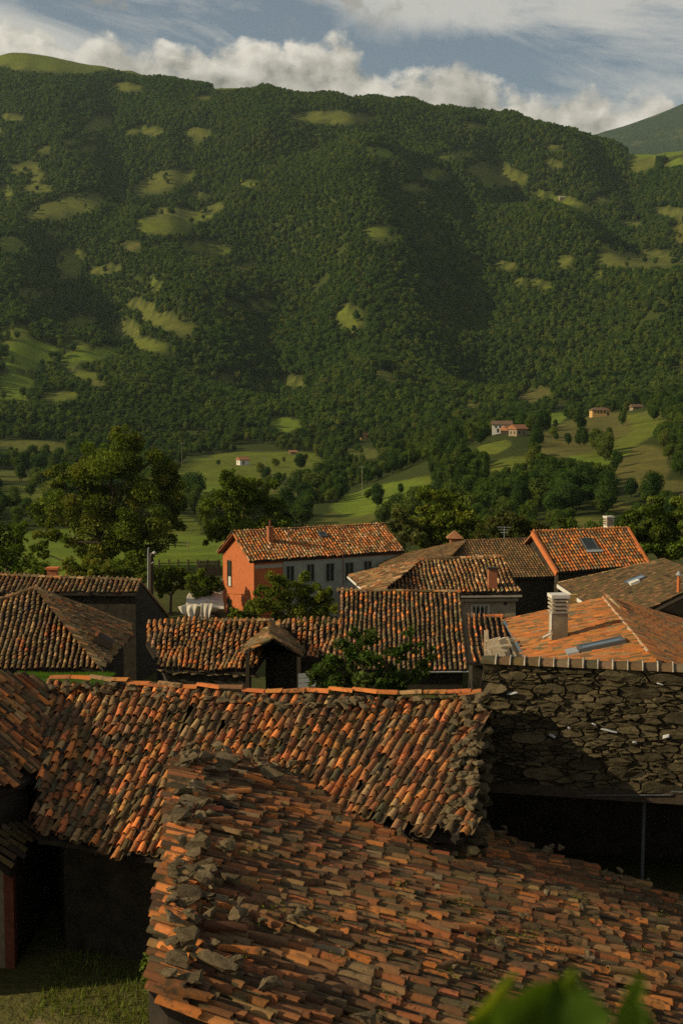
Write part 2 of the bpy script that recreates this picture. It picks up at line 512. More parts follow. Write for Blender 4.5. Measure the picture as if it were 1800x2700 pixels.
def tile_roof(house, faces, ts, pu=0.24, ex=0.31, jit=0.6, skews=None, sag=0.03, wob=0.03, tilt=0.09, channels=None, most=300, seed=5, drop=0.0, deck_mat=None, eave_jit=0.05, lift=0.0, off=0.02, deck_th=0.12, topgap=0.16):
    """deck (part 'roof'), the tiles nearest the camera as sub-parts, the rest joined"""
    rng = np.random.default_rng(seed)
    Vd, Qd = [], []
    n = 0
    for f in faces:
        V, Q = deck_mesh(f, deck_th, -0.01 - 1.5 * sag)
        Vd.append(V); Qd += [[i + n for i in q] for q in Q]; n += len(V)
    roof = link('roof', mesh_np('roof', np.concatenate(Vd), Qd), deck_mat or M['deck'], house)
    recs, chan = [], []
    for fi, f in enumerate(faces):
        pl = np.array(f.poly); u0, v0 = pl.min(0); u1, v1 = pl.max(0)
        k0, k1 = (skews[fi] if skews and skews[fi] else (0.0, 0.0))
        ucol = np.arange(u0 - 2.5 * (abs(k0) + abs(k1) > 0), u1 + 2.5 * (abs(k0) + abs(k1) > 0), pu)
        ph = rng.uniform(0, 9)
        for ci, uc in enumerate(ucol):
            k = k0 + (k1 - k0) * float(np.clip((uc - u0) / max(u1 - u0, 1e-3), 0, 1))
            vs_ = np.arange(v0 - 0.1, v1 + 0.1, 0.04)
            ok = [v for v in vs_ if inside(f.poly, uc + k * v, v)]
            if not ok: continue
            va, vb = min(ok), max(ok)
            v = vb + rng.normal(0, eave_jit) + 0.04
            cj = rng.normal(0, 0.012 * jit)
            done = False
            while not done:
                if v < va + topgap: v = va + topgap; done = True
                if v > vb + 0.3: break
                w = wob * (math.sin(1.3 * v + ci * 0.37 + ph) + 0.6 * math.sin(3.1 * v + ci * 0.9))
                uu = uc + k * v + cj + w
                s = sag * (math.sin(0.9 * uu + ph) * math.cos(1.1 * v) + 0.5 * math.sin(2.3 * uu + 1.7 * v))
                if drop == 0 or rng.random() > drop:
                    X, Y, Z, P = place(f, uu + rng.normal(0, 0.012 * jit), v + rng.normal(0, 0.03 * jit), off + s + lift, k, rng, jit, tilt)
                    recs.append((np.linalg.norm(P), ts.pick(rng), X, Y, Z, P))
                if channels:
                    X, Y, Z, P = place(f, uu + pu / 2, v + 0.02, off + s + 0.035, k, rng, jit * 0.4, tilt)
                    chan.append((channels.pick(rng), -X, Y, -Z, P))
                v -= ex * (1 + rng.normal(0, 0.16 * jit))
    vis = [(d, i) for i, (d, *_r) in enumerate(recs) if in_frame(_r[4])]
    vis.sort(); single = set(i for d, i in vis[:most])
    base = root_loc(roof)
    Vs, Qs, Ts, n = [], [], [], 0
    for i, (d, k, X, Y, Z, P) in enumerate(recs):
        if i in single:
            o = bpy.data.objects.new('tile', ts.items[k][3])
            COL.objects.link(o); o.parent = roof
            m = Matrix(((X[0], Y[0], Z[0], P[0]), (X[1], Y[1], Z[1], P[1]), (X[2], Y[2], Z[2], P[2]), (0, 0, 0, 1)))
            o.matrix_local = Matrix.Translation(-base) @ m
        else:
            V, Q, c, _ = ts.items[k]
            Vs.append(V @ np.array([X, Y, Z]) + P); Qs.append(Q + n); n += len(V)
            Ts.append(np.tile(c * (1 + 0.12 * math.sin(i * 12.9)), (len(V), 1)))
    if Vs:
        o = link('tiles', mesh_np('tiles', np.concatenate(Vs), np.concatenate(Qs), tint=np.concatenate(Ts)), ts.mat, roof)
        tag(o, kind='stuff')
    if chan:
        Vs, Qs, Ts, n = [], [], [], 0
        for k, X, Y, Z, P in chan:
            V, Q, c, _ = channels.items[k]
            Vs.append(V @ np.array([X, Y, Z]) + P); Qs.append(Q + n); n += len(V); Ts.append(np.tile(c, (len(V), 1)))
        o = link('channel_tiles', mesh_np('channel_tiles', np.concatenate(Vs), np.concatenate(Qs), tint=np.concatenate(Ts)), channels.mat, roof)
        tag(o, kind='stuff')
    return roof

def ridge_tiles(roof, P0, P1, ts, step=0.36, up=(0, 0, 1), seed=3, scale=1.25, jit=0.5, sink=0.02, name='ridge_tile'):
    """half-round tiles laid end to end along a ridge or hip"""
    rng = np.random.default_rng(seed)
    P0, P1 = np.asarray(P0, float), np.asarray(P1, float)
    D = P1 - P0; L = np.linalg.norm(D); D /= L
    up = np.asarray(up, float)
    base = root_loc(roof)
    for i in range(int(L / step) + 1):
        Y = D + rng.normal(0, 0.05 * jit, 3); Y /= np.linalg.norm(Y)
        X = np.cross(Y, up); X /= np.linalg.norm(X); Z = np.cross(X, Y)
        P = P0 + D * min(i * step + 0.3, L) - up * sink + up * rng.normal(0, 0.012 * jit)
        k = ts.pick(rng)
        o = bpy.data.objects.new(name, ts.items[k][3]); COL.objects.link(o); o.parent = roof
        s = scale
        m = Matrix(((X[0] * s, Y[0], Z[0] * s, P[0]), (X[1] * s, Y[1], Z[1] * s, P[1]), (X[2] * s, Y[2], Z[2] * s, P[2]), (0, 0, 0, 1)))
        o.matrix_local = Matrix.Translation(-base) @ m

# rocks -----------------------------------------------------------
def rock_mesh(seed, rough=0.16, sub=1, npts=16, name='stone'):
    rng = np.random.default_rng(seed)
    bm = bmesh.new()
    for i in range(npts):
        v = rng.normal(size=3); v /= np.linalg.norm(v)
        v = np.sign(v) * np.abs(v) ** 0.6
        bm.verts.new(v * rng.uniform(0.8, 1.0))
    bmesh.ops.convex_hull(bm, input=bm.verts)
    bmesh.ops.delete(bm, geom=[v for v in bm.verts if not v.link_faces], context='VERTS')
    for _ in range(sub):
        bmesh.ops.subdivide_edges(bm, edges=bm.edges[:], cuts=1, use_grid_fill=True)
        for v in bm.verts: v.co = v.co * (1 + rng.normal(0, rough))
        rough *= 0.6
    bmesh.ops.triangulate(bm, faces=bm.faces[:])
    me = bpy.data.meshes.new(name); bm.to_mesh(me); bm.free()
    return me
ROCKS = [rock_mesh(100 + i, 0.045, 1, 13) for i in range(12)]
ROCKS_FINE = [rock_mesh(300 + i, 0.055, 2, 12) for i in range(12)]
for me_ in ROCKS + ROCKS_FINE: me_.materials.append(M['rock'])

ROCK_SCALE = 1.0
def put_rock(parent, P, size, rng, meshes=ROCKS, name='stone', ax=None):
    o = bpy.data.objects.new(name, meshes[int(rng.integers(len(meshes)))])
    COL.objects.link(o)
    o.parent = parent
    o.location = Vector([float(x) for x in P]) - root_loc(parent)
    o.rotation_euler = (rng.normal(0, 0.25), rng.normal(0, 0.25), rng.uniform(0, 6.28)) if ax is None else ax
    o.scale = [float(s) * ROCK_SCALE for s in size]
    return o

def walls_ring(house, ring, base_z, mat, name='wall', uvw=False):
    """vertical walls round a closed plan ring of (x, y, ztop)"""
    n = len(ring)
    V = [[x, y, z] for x, y, z in ring] + [[x, y, base_z] for x, y, z in ring]
    Q = [[i, i + n, (i + 1) % n + n, (i + 1) % n] for i in range(n)]
    me = mesh_np(name, V, Q)
    return link(name, me, mat, house)

def inset_ring(pts, s=0.3, drop=0.14):
    pts = [np.asarray(p, float) for p in pts]
    c = np.mean([p[:2] for p in pts], 0)
    out = []
    for p in pts:
        d = p[:2] - c; L = np.linalg.norm(d)
        q = c + d * max(0.2, (L - s) / L)
        out.append((q[0], q[1], p[2] - drop))
    return out
# ------------------------------------------------------------------ terrain: village shelf, valley, mountain
TT = [-0.45, -0.267, -0.13, 0.0, 0.133, 0.2, 0.267, 0.45]
def Zy(y, d): return -(y - HORIZON) / F * d          # height of photo row y at distance d
NEAR = [(-60, -6), (0, -6.8), (12, -7.9), (24, -8.3), (36, -10.5), (48, -13.2), (60, -14.2), (90, -15.0), (130, -15.6), (150, -16.5), (180, -20), (250, -28.5)]
COLS = {
 -0.45:  NEAR + [(350, -33), (600, -36), (850, -29), (1000, -14), (1200, Zy(1000, 1200)), (1700, Zy(700, 1700)), (2200, Zy(400, 2200)), (2700, Zy(150, 2700)), (3000, 690), (3600, 420)],
 -0.267: NEAR + [(350, -33), (600, -35), (850, -27), (1000, Zy(1130, 1000)), (1200, Zy(1010, 1200)), (1700, Zy(700, 1700)), (2200, Zy(400, 2200)), (2700, Zy(152, 2700)), (3000, 690), (3600, 420)],
 -0.13:  NEAR + [(350, -34), (600, -37), (850, -33), (1000, Zy(1160, 1000)), (1200, Zy(1020, 1200)), (1700, Zy(690, 1700)), (2200, Zy(395, 2200)), (2600, Zy(224, 2600)), (2850, 610), (3600, 350)],
 0.0:    NEAR + [(350, -33.5), (600, -36), (850, -31), (1000, Zy(1140, 1000)), (1200, Zy(1010, 1200)), (1650, Zy(700, 1650)), (2050, Zy(450, 2050)), (2420, Zy(260, 2420)), (2700, 500), (3600, 260)],
 0.133:  NEAR + [(330, -29), (450, -22), (560, Zy(1150, 560)), (620, -11.5), (720, -15), (900, -9), (1050, Zy(1080, 1050)), (1250, Zy(1000, 1250)), (1700, Zy(690, 1700)), (2100, Zy(480, 2100)), (2450, Zy(306, 2450)), (2700, 440), (3600, 200)],
 0.2:    NEAR + [(330, -27), (450, -19), (600, -11), (810, Zy(1093, 810)), (880, -4.0), (980, -8), (1100, Zy(1050, 1100)), (1500, Zy(850, 1500)), (2000, Zy(590, 2000)), (2450, Zy(352, 2450)), (2700, 400), (3600, 150)],
 0.267:  NEAR + [(330, -25), (450, -15), (600, -3), (780, Zy(1050, 780)), (860, 8), (980, 8), (1100, Zy(1010, 1100)), (1500, Zy(785, 1500)), (1900, Zy(605, 1900)), (2200, Zy(455, 2200)), (2380, Zy(408, 2380)), (2600, 400), (3600, 100)],
 0.45:   NEAR + [(330, -22), (450, -10), (600, 6), (780, 22), (980, 30), (1100, 45), (1500, 150), (1900, 270), (2200, 390), (2380, 440), (2600, 400), (3600, 100)],
}
def pix_world(px, py, d):
    p = W(px, py, d); return p[:2]
GULLIES = [  # world polylines: ravines (negative) and spurs (positive)
 ([pix_world(1190, 690, 1720), pix_world(1230, 800, 1560), pix_world(1285, 920, 1380), pix_world(1360, 1040, 1180)], -32, 80),
 ([pix_world(1500, 560, 2050), pix_world(1430, 700, 1750), pix_world(1390, 820, 1520), pix_world(1400, 930, 1330)], 30, 80),
 ([pix_world(980, 430, 2150), pix_world(960, 620, 1800), pix_world(1010, 760, 1580), pix_world(1080, 900, 1350)], 32, 85),
 ([pix_world(620, 560, 1900), pix_world(700, 720, 1620), pix_world(760, 900, 1350), pix_world(770, 1000, 1200)], -26, 70),
 ([pix_world(330, 560, 1920), pix_world(420, 700, 1700), pix_world(520, 850, 1430), pix_world(560, 960, 1260)], 38, 80),
 ([pix_world(100, 560, 1920), pix_world(220, 720, 1660), pix_world(330, 830, 1460), pix_world(420, 960, 1260)], -24, 70),
 ([pix_world(1250, 380, 2250), pix_world(1330, 460, 2120), pix_world(1480, 560, 2000)], -30, 90),
 ([pix_world(500, 330, 2350), pix_world(640, 420, 2150), pix_world(760, 480, 2050)], 30, 90),
]
def seg_dist(x, y, pl):
    best = np.full(np.shape(x), 1e9); par = np.zeros(np.shape(x))
    n = len(pl) - 1
    for i in range(n):
        a, b = np.asarray(pl[i]), np.asarray(pl[i + 1]); ab = b - a
        t = np.clip(((x - a[0]) * ab[0] + (y - a[1]) * ab[1]) / (ab @ ab), 0, 1)
        d = np.hypot(x - a[0] - t * ab[0], y - a[1] - t * ab[1])
        m = d < best; best = np.where(m, d, best); par = np.where(m, (i + t) / n, par)
    return best, par
_tabs = [(np.array([q[0] for q in COLS[t]], float), np.array([q[1] for q in COLS[t]], float)) for t in TT]
def base_z(t, d):
    cols = []
    for D_, Z_ in _tabs:
        z = 0
        for k in (-0.06, -0.03, 0, 0.03, 0.06): z = z + np.interp(d * (1 + k), D_, Z_)
        cols.append(z / 5)
    C = np.stack(cols, 0)
    tt = np.clip(t, TT[0], TT[-1])
    i = np.clip(np.searchsorted(TT, tt) - 1, 0, len(TT) - 2)
    T = np.array(TT); f = (tt - T[i]) / (T[i + 1] - T[i]); f = f * f * (3 - 2 * f) * 0.6 + f * 0.4
    a = np.take_along_axis(C, i[None], 0)[0]; b = np.take_along_axis(C, (i + 1)[None], 0)[0]
    return a * (1 - f) + b * f
SKY_T, SKY_G = np.linspace(-0.42, 0.42, 43), np.zeros(43)
def terrain_z(x, y):
    x = np.asarray(x, float); y = np.asarray(y, float)
    d = y
    t = x / np.maximum(y, 60.0)
    z = base_z(t, d)
    m = np.clip((d - 950) / 350, 0, 1); m = m * m * (3 - 2 * m)
    crest = np.clip((2750 - d) / 500, 0.25, 1)
    for pl, h, w in GULLIES:
        dist, par = seg_dist(x, y, pl)
        z = z + h * np.exp(-(dist / w) ** 2) * np.clip(np.minimum(par, 1 - par) * 5, 0.0, 1) * m
    r1 = 1 - np.abs(2 * fbm(x / 430 + 3.1, y / 520 + 7.7, 3, 5) - 1)
    z = z + m * crest * ((r1 - 0.72) * 55 + (fbm(x / 150 + y / 900, y / 800, 3, 41) - 0.5) * 120 + (fbm(x / 150, y / 170, 3, 9) - 0.5) * 34)
    v = np.clip((d - 170) / 150, 0, 1)
    z = z + v * (fbm(x / 90, y / 110, 3, 21) - 0.5) * 7 * (1 - 0.4 * m)
    g = np.clip((d - 1350) / 1000, 0, 1); g = g * g * (3 - 2 * g)
    z = z + np.interp(t, SKY_T, SKY_G) * g
    n = np.clip((d - 4) / 30, 0.3, 1)
    z = z + n * (fbm(x / 9, y / 9, 3, 31) - 0.5) * 0.5
    return z
# fit the crest to the skyline of the photograph
SKYLINE = [(-600, 160), (-300, 150), (0, 146), (60, 140), (105, 137), (160, 158), (250, 172), (350, 186), (430, 212), (560, 236), (610, 232), (690, 228), (780, 252), (920, 262), (1100, 276), (1250, 296), (1350, 310), (1450, 336), (1560, 360), (1640, 398), (1690, 420), (1740, 402), (1800, 398), (2400, 420)]
_d = np.linspace(1300, 3200, 400)
for _it in range(5):
    for _k, _t in enumerate(SKY_T):
        _z = terrain_z(_t * _d, _d)
        _i = int(np.argmax(_z / _d))
        _q = proj(np.array([_t * _d[_i], _d[_i], _z[_i]]))
        _want = np.interp(_q[0], [p_[0] for p_ in SKYLINE], [p_[1] for p_ in SKYLINE])
        SKY_G[_k] += (_q[1] - _want) / F * _d[_i] * 0.9
def TZ(x, y): return float(terrain_z(np.array([x]), np.array([y]))[0])

# meadows: photo-pixel ellipses (cx, cy, rx, ry, tilt deg, colour key); the ground there is grass, elsewhere wood
MEADOWS = [
 (90, 150, 210, 34, 6, 'g'), (330, 178, 90, 10, 12, 'd'), (620, 226, 70, 6, -3, 'g'),
 (340, 232, 42, 9, 10, 'd'), (262, 326, 40, 14, -20, 'd'), (520, 352, 34, 9, 0, 'd'), (400, 347, 30, 7, 0, 'd'), (880, 312, 110, 12, 2, 'd'),
 (430, 480, 80, 22, -14, 'd'), (170, 545, 105, 22, -14, 'd'), (455, 562, 60, 12, 0, 'd'), (440, 592, 80, 22, -6, 'g'), (1000, 402, 42, 9, 10, 'b'), (1150, 462, 42, 11, 5, 'g'),
 (1310, 462, 75, 20, 10, 'd'), (1490, 532, 75, 8, 16, 'g'), (1690, 686, 125, 20, 4, 'd'), (1800, 616, 40, 20, 20, 'y'), (1770, 560, 50, 10, 5, 'd'), (1250, 332, 40, 5, 3, 'd'),
 (60, 442, 42, 10, -8, 'd'), (100, 470, 22, 8, -20, 'd'), (15, 510, 22, 14, 0, 'g'), (115, 400, 22, 8, -10, 'd'), (30, 645, 38, 18, 8, 'g'), (190, 690, 36, 24, -10, 'g'), (350, 650, 30, 7, 0, 'r'), (540, 655, 60, 14, 6, 'g'), (1005, 614, 52, 14, 4, 'g'),
 (80, 938, 72, 34, -10, 'b'), (35, 885, 45, 24, -5, 'g'), (215, 850, 45, 12, -8, 'g'), (240, 936, 84, 16, -8, 'b'), (335, 868, 40, 16, 5, 'd'), (440, 852, 70, 18, 16, 'd'), (395, 912, 55, 14, 14, 'g'), (200, 912, 40, 8, 0, 'g'), (370, 806, 40, 10, 10, 'd'), (40, 1005, 50, 20, 4, 'b'), (25, 1040, 45, 14, 10, 'b'), (90, 775, 30, 12, -20, 'd'),
 (925, 838, 48, 24, 12, 'g'), (935, 880, 16, 6, 0, 'd'), (1015, 990, 36, 9, 14, 'd'), (775, 1010, 44, 10, 4, 'd'), (1415, 1040, 50, 15, -14, 'r'), (1240, 1068, 40, 8, 8, 'd'), (748, 1118, 42, 16, 6, 'b'), (605, 1000, 30, 8, 0, 'd'),
 (80, 1176, 105, 13, 2, 'd'), (640, 1232, 185, 34, -6, 'g'), (540, 1270, 100, 34, -14, 'b'), (790, 1228, 60, 24, -10, 'g'), (700, 1300, 90, 22, -4, 'd'), (955, 1195, 42, 10, 4, 'd'), (1010, 1312, 130, 30, -14, 'b'), (900, 1372, 90, 20, -8, 'd'), (1100, 1275, 50, 12, -16, 'g'),
 (1540, 1150, 130, 42, -16, 'r'), (1620, 1150, 120, 40, -18, 'g'), (1580, 1195, 80, 28, -10, 'b'), (1690, 1230, 70, 50, -10, 'r'), (1465, 1100, 30, 12, -16, 'b'), (1355, 1222, 60, 14, -10, 'g'), (1300, 1180, 50, 12, -14, 'g'), (1700, 1110, 70, 20, -12, 'd'), (1780, 1290, 50, 20, 0, 'r'), (1560, 1380, 90, 14, 0, 'd'), (1640, 1340, 40, 14, 0, 'r'),
 (1735, 402, 90, 9, -4, 'b'), (1690, 430, 40, 22, -10, 'd'), (1790, 428, 30, 8, 0, 'b'),
 (250, 1460, 420, 50, 0, 'b'), (60, 1300, 70, 14, 6, 'g'), (30, 1255, 50, 10, 4, 'd'), (470, 1390, 60, 24, 0, 'g'),
]
_mr = np.random.default_rng(404)
for _k in range(58):
    if _k < 40: _x, _y = _mr.uniform(-100, 720), _mr.uniform(240, 1060)
    else: _x, _y = _mr.uniform(1080, 1850), _mr.uniform(380, 760)
    _s = _mr.uniform(0.5, 1.3)
    MEADOWS.append((_x, _y, 34 * _s, 6 * _s, _mr.uniform(-18, 12), 'dgdgd'[_k % 5]))
GCOL = {'g': (0.125, 0.148, 0.022), 'b': (0.132, 0.180, 0.022), 'd': (0.112, 0.122, 0.026), 'r': (0.118, 0.110, 0.030), 'y': (0.16, 0.155, 0.03)}
def meadow(P):
    """mask and colour for points P (n,3)"""
    q = proj(P)
    wx = (fbm(P[:, 0] / 26, P[:, 1] / 26, 3, 51) - 0.5) * 0.55
    m = np.zeros(len(P)); c = np.zeros((len(P), 3)); c[:] = (0.075, 0.082, 0.024)
    for cx, cy, rx, ry, tl, k in MEADOWS:
        a = math.radians(tl); dx, dy = q[:, 0] - cx, q[:, 1] - cy
        e = np.hypot((dx * math.cos(a) + dy * math.sin(a)) / rx, (-dx * math.sin(a) + dy * math.cos(a)) / (ry + 3)) + wx
        w = np.clip((1.12 - e) / 0.12, 0, 1)
        sel = w > m
        c[sel] = GCOL[k]; m = np.maximum(m, w)
    return m, c

nt_, nd_ = 330, 430
tv = np.linspace(-0.46, 0.46, nt_)
dv = np.concatenate([np.linspace(-50, 100, 110), 100 * (3600 / 100) ** (np.arange(1, nd_ - 109) / (nd_ - 110))])
TG, DG = np.meshgrid(tv, dv)
XG = TG * (DG + 70.0)
PT = np.stack([XG.ravel(), DG.ravel(), terrain_z(XG.ravel(), DG.ravel())], 1)
rows, cols_ = DG.shape
ii = np.arange(rows * cols_).reshape(rows, cols_)
QT = np.stack([ii[:-1, :-1], ii[:-1, 1:], ii[1:, 1:], ii[1:, :-1]], -1).reshape(-1, 4)
mm, gc = meadow(PT)
mm[PT[:, 1] < 160] = 1.0
nearc = PT[:, 1] < 100
gc[nearc] = (0.075, 0.08, 0.024)
gc[PT[:, 1] < 22] = (0.125, 0.115, 0.036)

def mat_land():
    m, b = new_mat('land')
    P = pos(b)
    g = b.n('ShaderNodeAttribute', attribute_name='tint').outputs['Color']
    k = b.n('ShaderNodeAttribute', attribute_name='meadow').outputs['Fac']
    n = b.noise(P, 0.06, 6, 0.65); n2 = b.noise(P, 0.22, 8, 0.72); n3 = b.noise(P, 9.0, 3, 0.6)
    grass = b.mix(b.smooth(n, 0.3, 0.7), b.mix(1.0, g, (0.72, 0.74, 0.8, 1), 'MULTIPLY'), b.mix(1.0, g, (1.2, 1.12, 1.0, 1), 'MULTIPLY'))
    grass = b.mix(b.smooth(n2, 0.42, 0.62, 0.0, 0.75), grass, b.mix(1.0, g, (0.58, 0.62, 0.6, 1), 'MULTIPLY'))
    grass = b.mix(b.smooth(n3, 0.4, 0.7, 0.0, 0.4), grass, b.mix(1.0, g, (1.3, 1.1, 1.0, 1), 'MULTIPLY'))
    wood = b.mix(n, (0.03, 0.042, 0.009, 1), (0.05, 0.058, 0.012, 1))
    finish(b, b.mix(k, wood, grass), 0.95, n2, 0.8, 0.6, 0.05)
    return m
land = link('terrain', mesh_np('terrain', PT, QT, tint=gc, smooth=True, attrs={'meadow': mm}), mat_land())
tag(land, kind='structure')

# far blue hill behind the right end of the ridge
hx = np.linspace(-900, 3600, 120); hy = np.linspace(4300, 6900, 60)
HX, HY = np.meshgrid(hx, hy)
prof = np.interp(HX, [-900, 900, 1070, 1200, 1350, 1480, 1700, 2100, 2800, 3600], [700, 930, 1160, 1190, 1240, 1295, 1360, 1410, 1350, 1300])
HZ = prof - np.abs(HY - 5500) * 0.42 + (fbm(HX / 420, HY / 420, 4, 77) - 0.5) * 230 * np.clip(np.abs(HY - 5500) / 500, 0.12, 1)
ii = np.arange(HX.size).reshape(HX.shape)
Qh = np.stack([ii[:-1, :-1], ii[:-1, 1:], ii[1:, 1:], ii[1:, :-1]], -1).reshape(-1, 4)
def mat_far():
    m, b = new_mat('distant_wooded_slope')
    P = pos(b)
    n = b.noise(P, 0.004, 5, 0.6); n2 = b.noise(P, 0.05, 4, 0.7)
    c = b.mix(b.smooth(n, 0.52, 0.6), b.mix(n2, (0.022, 0.036, 0.022, 1), (0.04, 0.058, 0.03, 1)), (0.07, 0.082, 0.032, 1))
    finish(b, c, 0.95, n2, 1.0, 12.0, 0.05)
    return m
fh = link('distant_hill', mesh_np('distant_hill', np.stack([HX.ravel(), HY.ravel(), HZ.ravel()], 1), Qh, smooth=True), mat_far())
tag(fh, kind='structure')

# ------------------------------------------------------------------ woods: scattered tree crowns (instances on points)
def leaf_quads(C, size, rng, flat=0.0):
    """n randomly turned quads at centres C"""
    n = len(C)
    a = rng.normal(size=(n, 3)); a[:, 2] *= (1 - flat); a /= np.linalg.norm(a, axis=1)[:, None]
    b = rng.normal(size=(n, 3)); b = np.cross(a, b); b /= np.linalg.norm(b, axis=1)[:, None]
    s = size * rng.uniform(0.6, 1.3, (n, 1))
    V = np.stack([C - a * s, C - b * s * 0.55, C + a * s, C + b * s * 0.55], 1).reshape(-1, 3)
    return V, np.arange(4 * n).reshape(-1, 4)

def blob_points(n, lobes, rng, shell=0.55):
    """points spread through ellipsoid lobes, mostly near their surface"""
    L = np.array(lobes, float)
    w = (L[:, 3] * L[:, 4] * L[:, 5]) ** (2 / 3); w /= w.sum()
    k = rng.choice(len(L), n, p=w)
    v = rng.normal(size=(n, 3)); v /= np.linalg.norm(v, axis=1)[:, None]
    r = 1 - shell * rng.random(n) ** 1.6
    return L[k, :3] + v * r[:, None] * L[k, 3:6], k

def crown_variant(seed, nl, leaf, tint, spread=1.0, tall=1.0, core=True):
    rng = np.random.default_rng(seed)
    lobes = [(0, 0, 0.55 * tall, 0.36 * spread, 0.36 * spread, 0.40 * tall)]
    for i in range(rng.integers(4, 7)):
        a = rng.uniform(0, 6.28); rr = rng.uniform(0.12, 0.26) * spread
        s = rng.uniform(0.16, 0.26)
        lobes.append((math.cos(a) * rr, math.sin(a) * rr, rng.uniform(0.32, 0.85) * tall, s * spread, s * spread, s * 1.0))
    C, k = blob_points(nl, lobes, rng)
    V, Q = leaf_quads(C, leaf, rng)
    lob = rng.uniform(0.85, 1.15, len(lobes))[k]
    hgt = 0.75 + 0.5 * (C[:, 2] / tall)
    t = np.array(tint)[None] * (lob * rng.uniform(0.85, 1.15, nl))[:, None]
    T = np.repeat(t, 4, 0)
    if core:   # dark inner mass so that the crown is not see-through
        for (x, y, z, a, b, c) in lobes:
            u = np.linspace(0, math.pi, 5); w = np.linspace(0, 2 * math.pi, 7)[:-1]
            G = np.array([[x + 0.76 * a * math.sin(p) * math.cos(q), y + 0.76 * b * math.sin(p) * math.sin(q), z + 0.76 * c * math.cos(p)] for p in u for q in w])
            n0 = len(V); m = []
            for i in range(4):
                for j in range(6): m.append([n0 + i * 6 + j, n0 + (i + 1) * 6 + j, n0 + (i + 1) * 6 + (j + 1) % 6, n0 + i * 6 + (j + 1) % 6])
            V = np.concatenate([V, G]); Q = np.concatenate([Q, np.array(m)])
            T = np.concatenate([T, np.tile(np.array(tint) * 0.9, (len(G), 1))])
    # trunk
    tv_, tq = tube_vq([(0, 0, -0.08), (0, 0, 0.45 * tall)], [0.03, 0.015], 5, cap=False)
    tq = np.array(tq) + len(V)
    V = np.concatenate([V, tv_]); Q = np.concatenate([Q, tq]); T = np.concatenate([T, np.tile([0.03, 0.025, 0.015], (len(tv_), 1))])
    return V, Q, T

def variant_collection(name, specs, mat):
    c = bpy.data.collections.new(name)
    for i, sp in enumerate(specs):
        V, Q, T = crown_variant(*sp)
        me = mesh_np(name, V, Q, tint=T); me.materials.append(mat)
        c.objects.link(bpy.data.objects.new('%s_%02d' % (name, i), me))
    return c

def scatter(name, P, rotz, scl, idx, coll, label):
    me = bpy.data.meshes.new(name)
    me.vertices.add(len(P)); me.vertices.foreach_set('co', np.asarray(P, np.float32).ravel())
    a = me.attributes.new('rot', 'FLOAT_VECTOR', 'POINT'); R = np.zeros((len(P), 3), np.float32); R[:, 2] = rotz; a.data.foreach_set('vector', R.ravel())
    a = me.attributes.new('scl', 'FLOAT_VECTOR', 'POINT'); a.data.foreach_set('vector', np.asarray(scl, np.float32).ravel())
    a = me.attributes.new('idx', 'INT', 'POINT'); a.data.foreach_set('value', np.asarray(idx, np.int32))
    o = bpy.data.objects.new(name, me); COL.objects.link(o)
    ng = bpy.data.node_groups.new(name, 'GeometryNodeTree')
    ng.interface.new_socket('Geometry', in_out='INPUT', socket_type='NodeSocketGeometry')
    ng.interface.new_socket('Geometry', in_out='OUTPUT', socket_type='NodeSocketGeometry')
    N = ng.nodes; Lk = ng.links
    gi = N.new('NodeGroupInput'); go = N.new('NodeGroupOutput')
    ip = N.new('GeometryNodeInstanceOnPoints'); ci = N.new('GeometryNodeCollectionInfo')
    ci.inputs[0].default_value = coll; ci.inputs['Separate Children'].default_value = True; ci.inputs['Reset Children'].default_value = True
    def attr(nm, ty):
        n = N.new('GeometryNodeInputNamedAttribute'); n.data_type = ty; n.inputs[0].default_value = nm
        return n.outputs[0]
    Lk.new(gi.outputs[0], ip.inputs['Points']); Lk.new(ci.outputs[0], ip.inputs['Instance'])
    ip.inputs['Pick Instance'].default_value = True
    Lk.new(attr('idx', 'INT'), ip.inputs['Instance Index'])
    e2r = N.new('FunctionNodeEulerToRotation'); Lk.new(attr('rot', 'FLOAT_VECTOR'), e2r.inputs[0]); Lk.new(e2r.outputs[0], ip.inputs['Rotation'])
    Lk.new(attr('scl', 'FLOAT_VECTOR'), ip.inputs['Scale'])
    Lk.new(ip.outputs[0], go.inputs[0])
    md = o.modifiers.new('trees', 'NODES'); md.node_group = ng
    tag(o, label, 'forest', kind='stuff')
    return o

def wood_points(d0, d1, sp, seed, keep=1.0):
    rng = np.random.default_rng(seed)
    ys = np.arange(d0, d1, sp)
    P = []
    for y in ys:
        hw = 0.40 * y + 25
        xs = np.arange(-hw, hw, sp)
        P.append(np.stack([xs + rng.uniform(-0.5, 0.5, len(xs)) * sp * 1.1, y + rng.uniform(-0.5, 0.5, len(xs)) * sp * 1.1], 1))
    P = np.concatenate(P)
    P = P[rng.random(len(P)) < keep]
    return np.column_stack([P, terrain_z(P[:, 0], P[:, 1])]), rng

GREENS = [(0.054, 0.094, 0.016), (0.072, 0.110, 0.017), (0.042, 0.076, 0.015), (0.088, 0.120, 0.019), (0.033, 0.062, 0.014), (0.062, 0.094, 0.017), (0.098, 0.118, 0.021), (0.050, 0.090, 0.015)]
far_coll = variant_collection('forest_tree', [(700 + i, 300, 0.078, GREENS[i], 0.85 + 0.12 * (i % 3), 0.95 + 0.2 * (i % 2)) for i in range(8)], M['far_leaf'])
mid_coll = variant_collection('valley_tree', [(800 + i, 1900, 0.040, GREENS[i], 1.0, 1.0 + 0.15 * (i % 3)) for i in range(8)], M['far_leaf'])

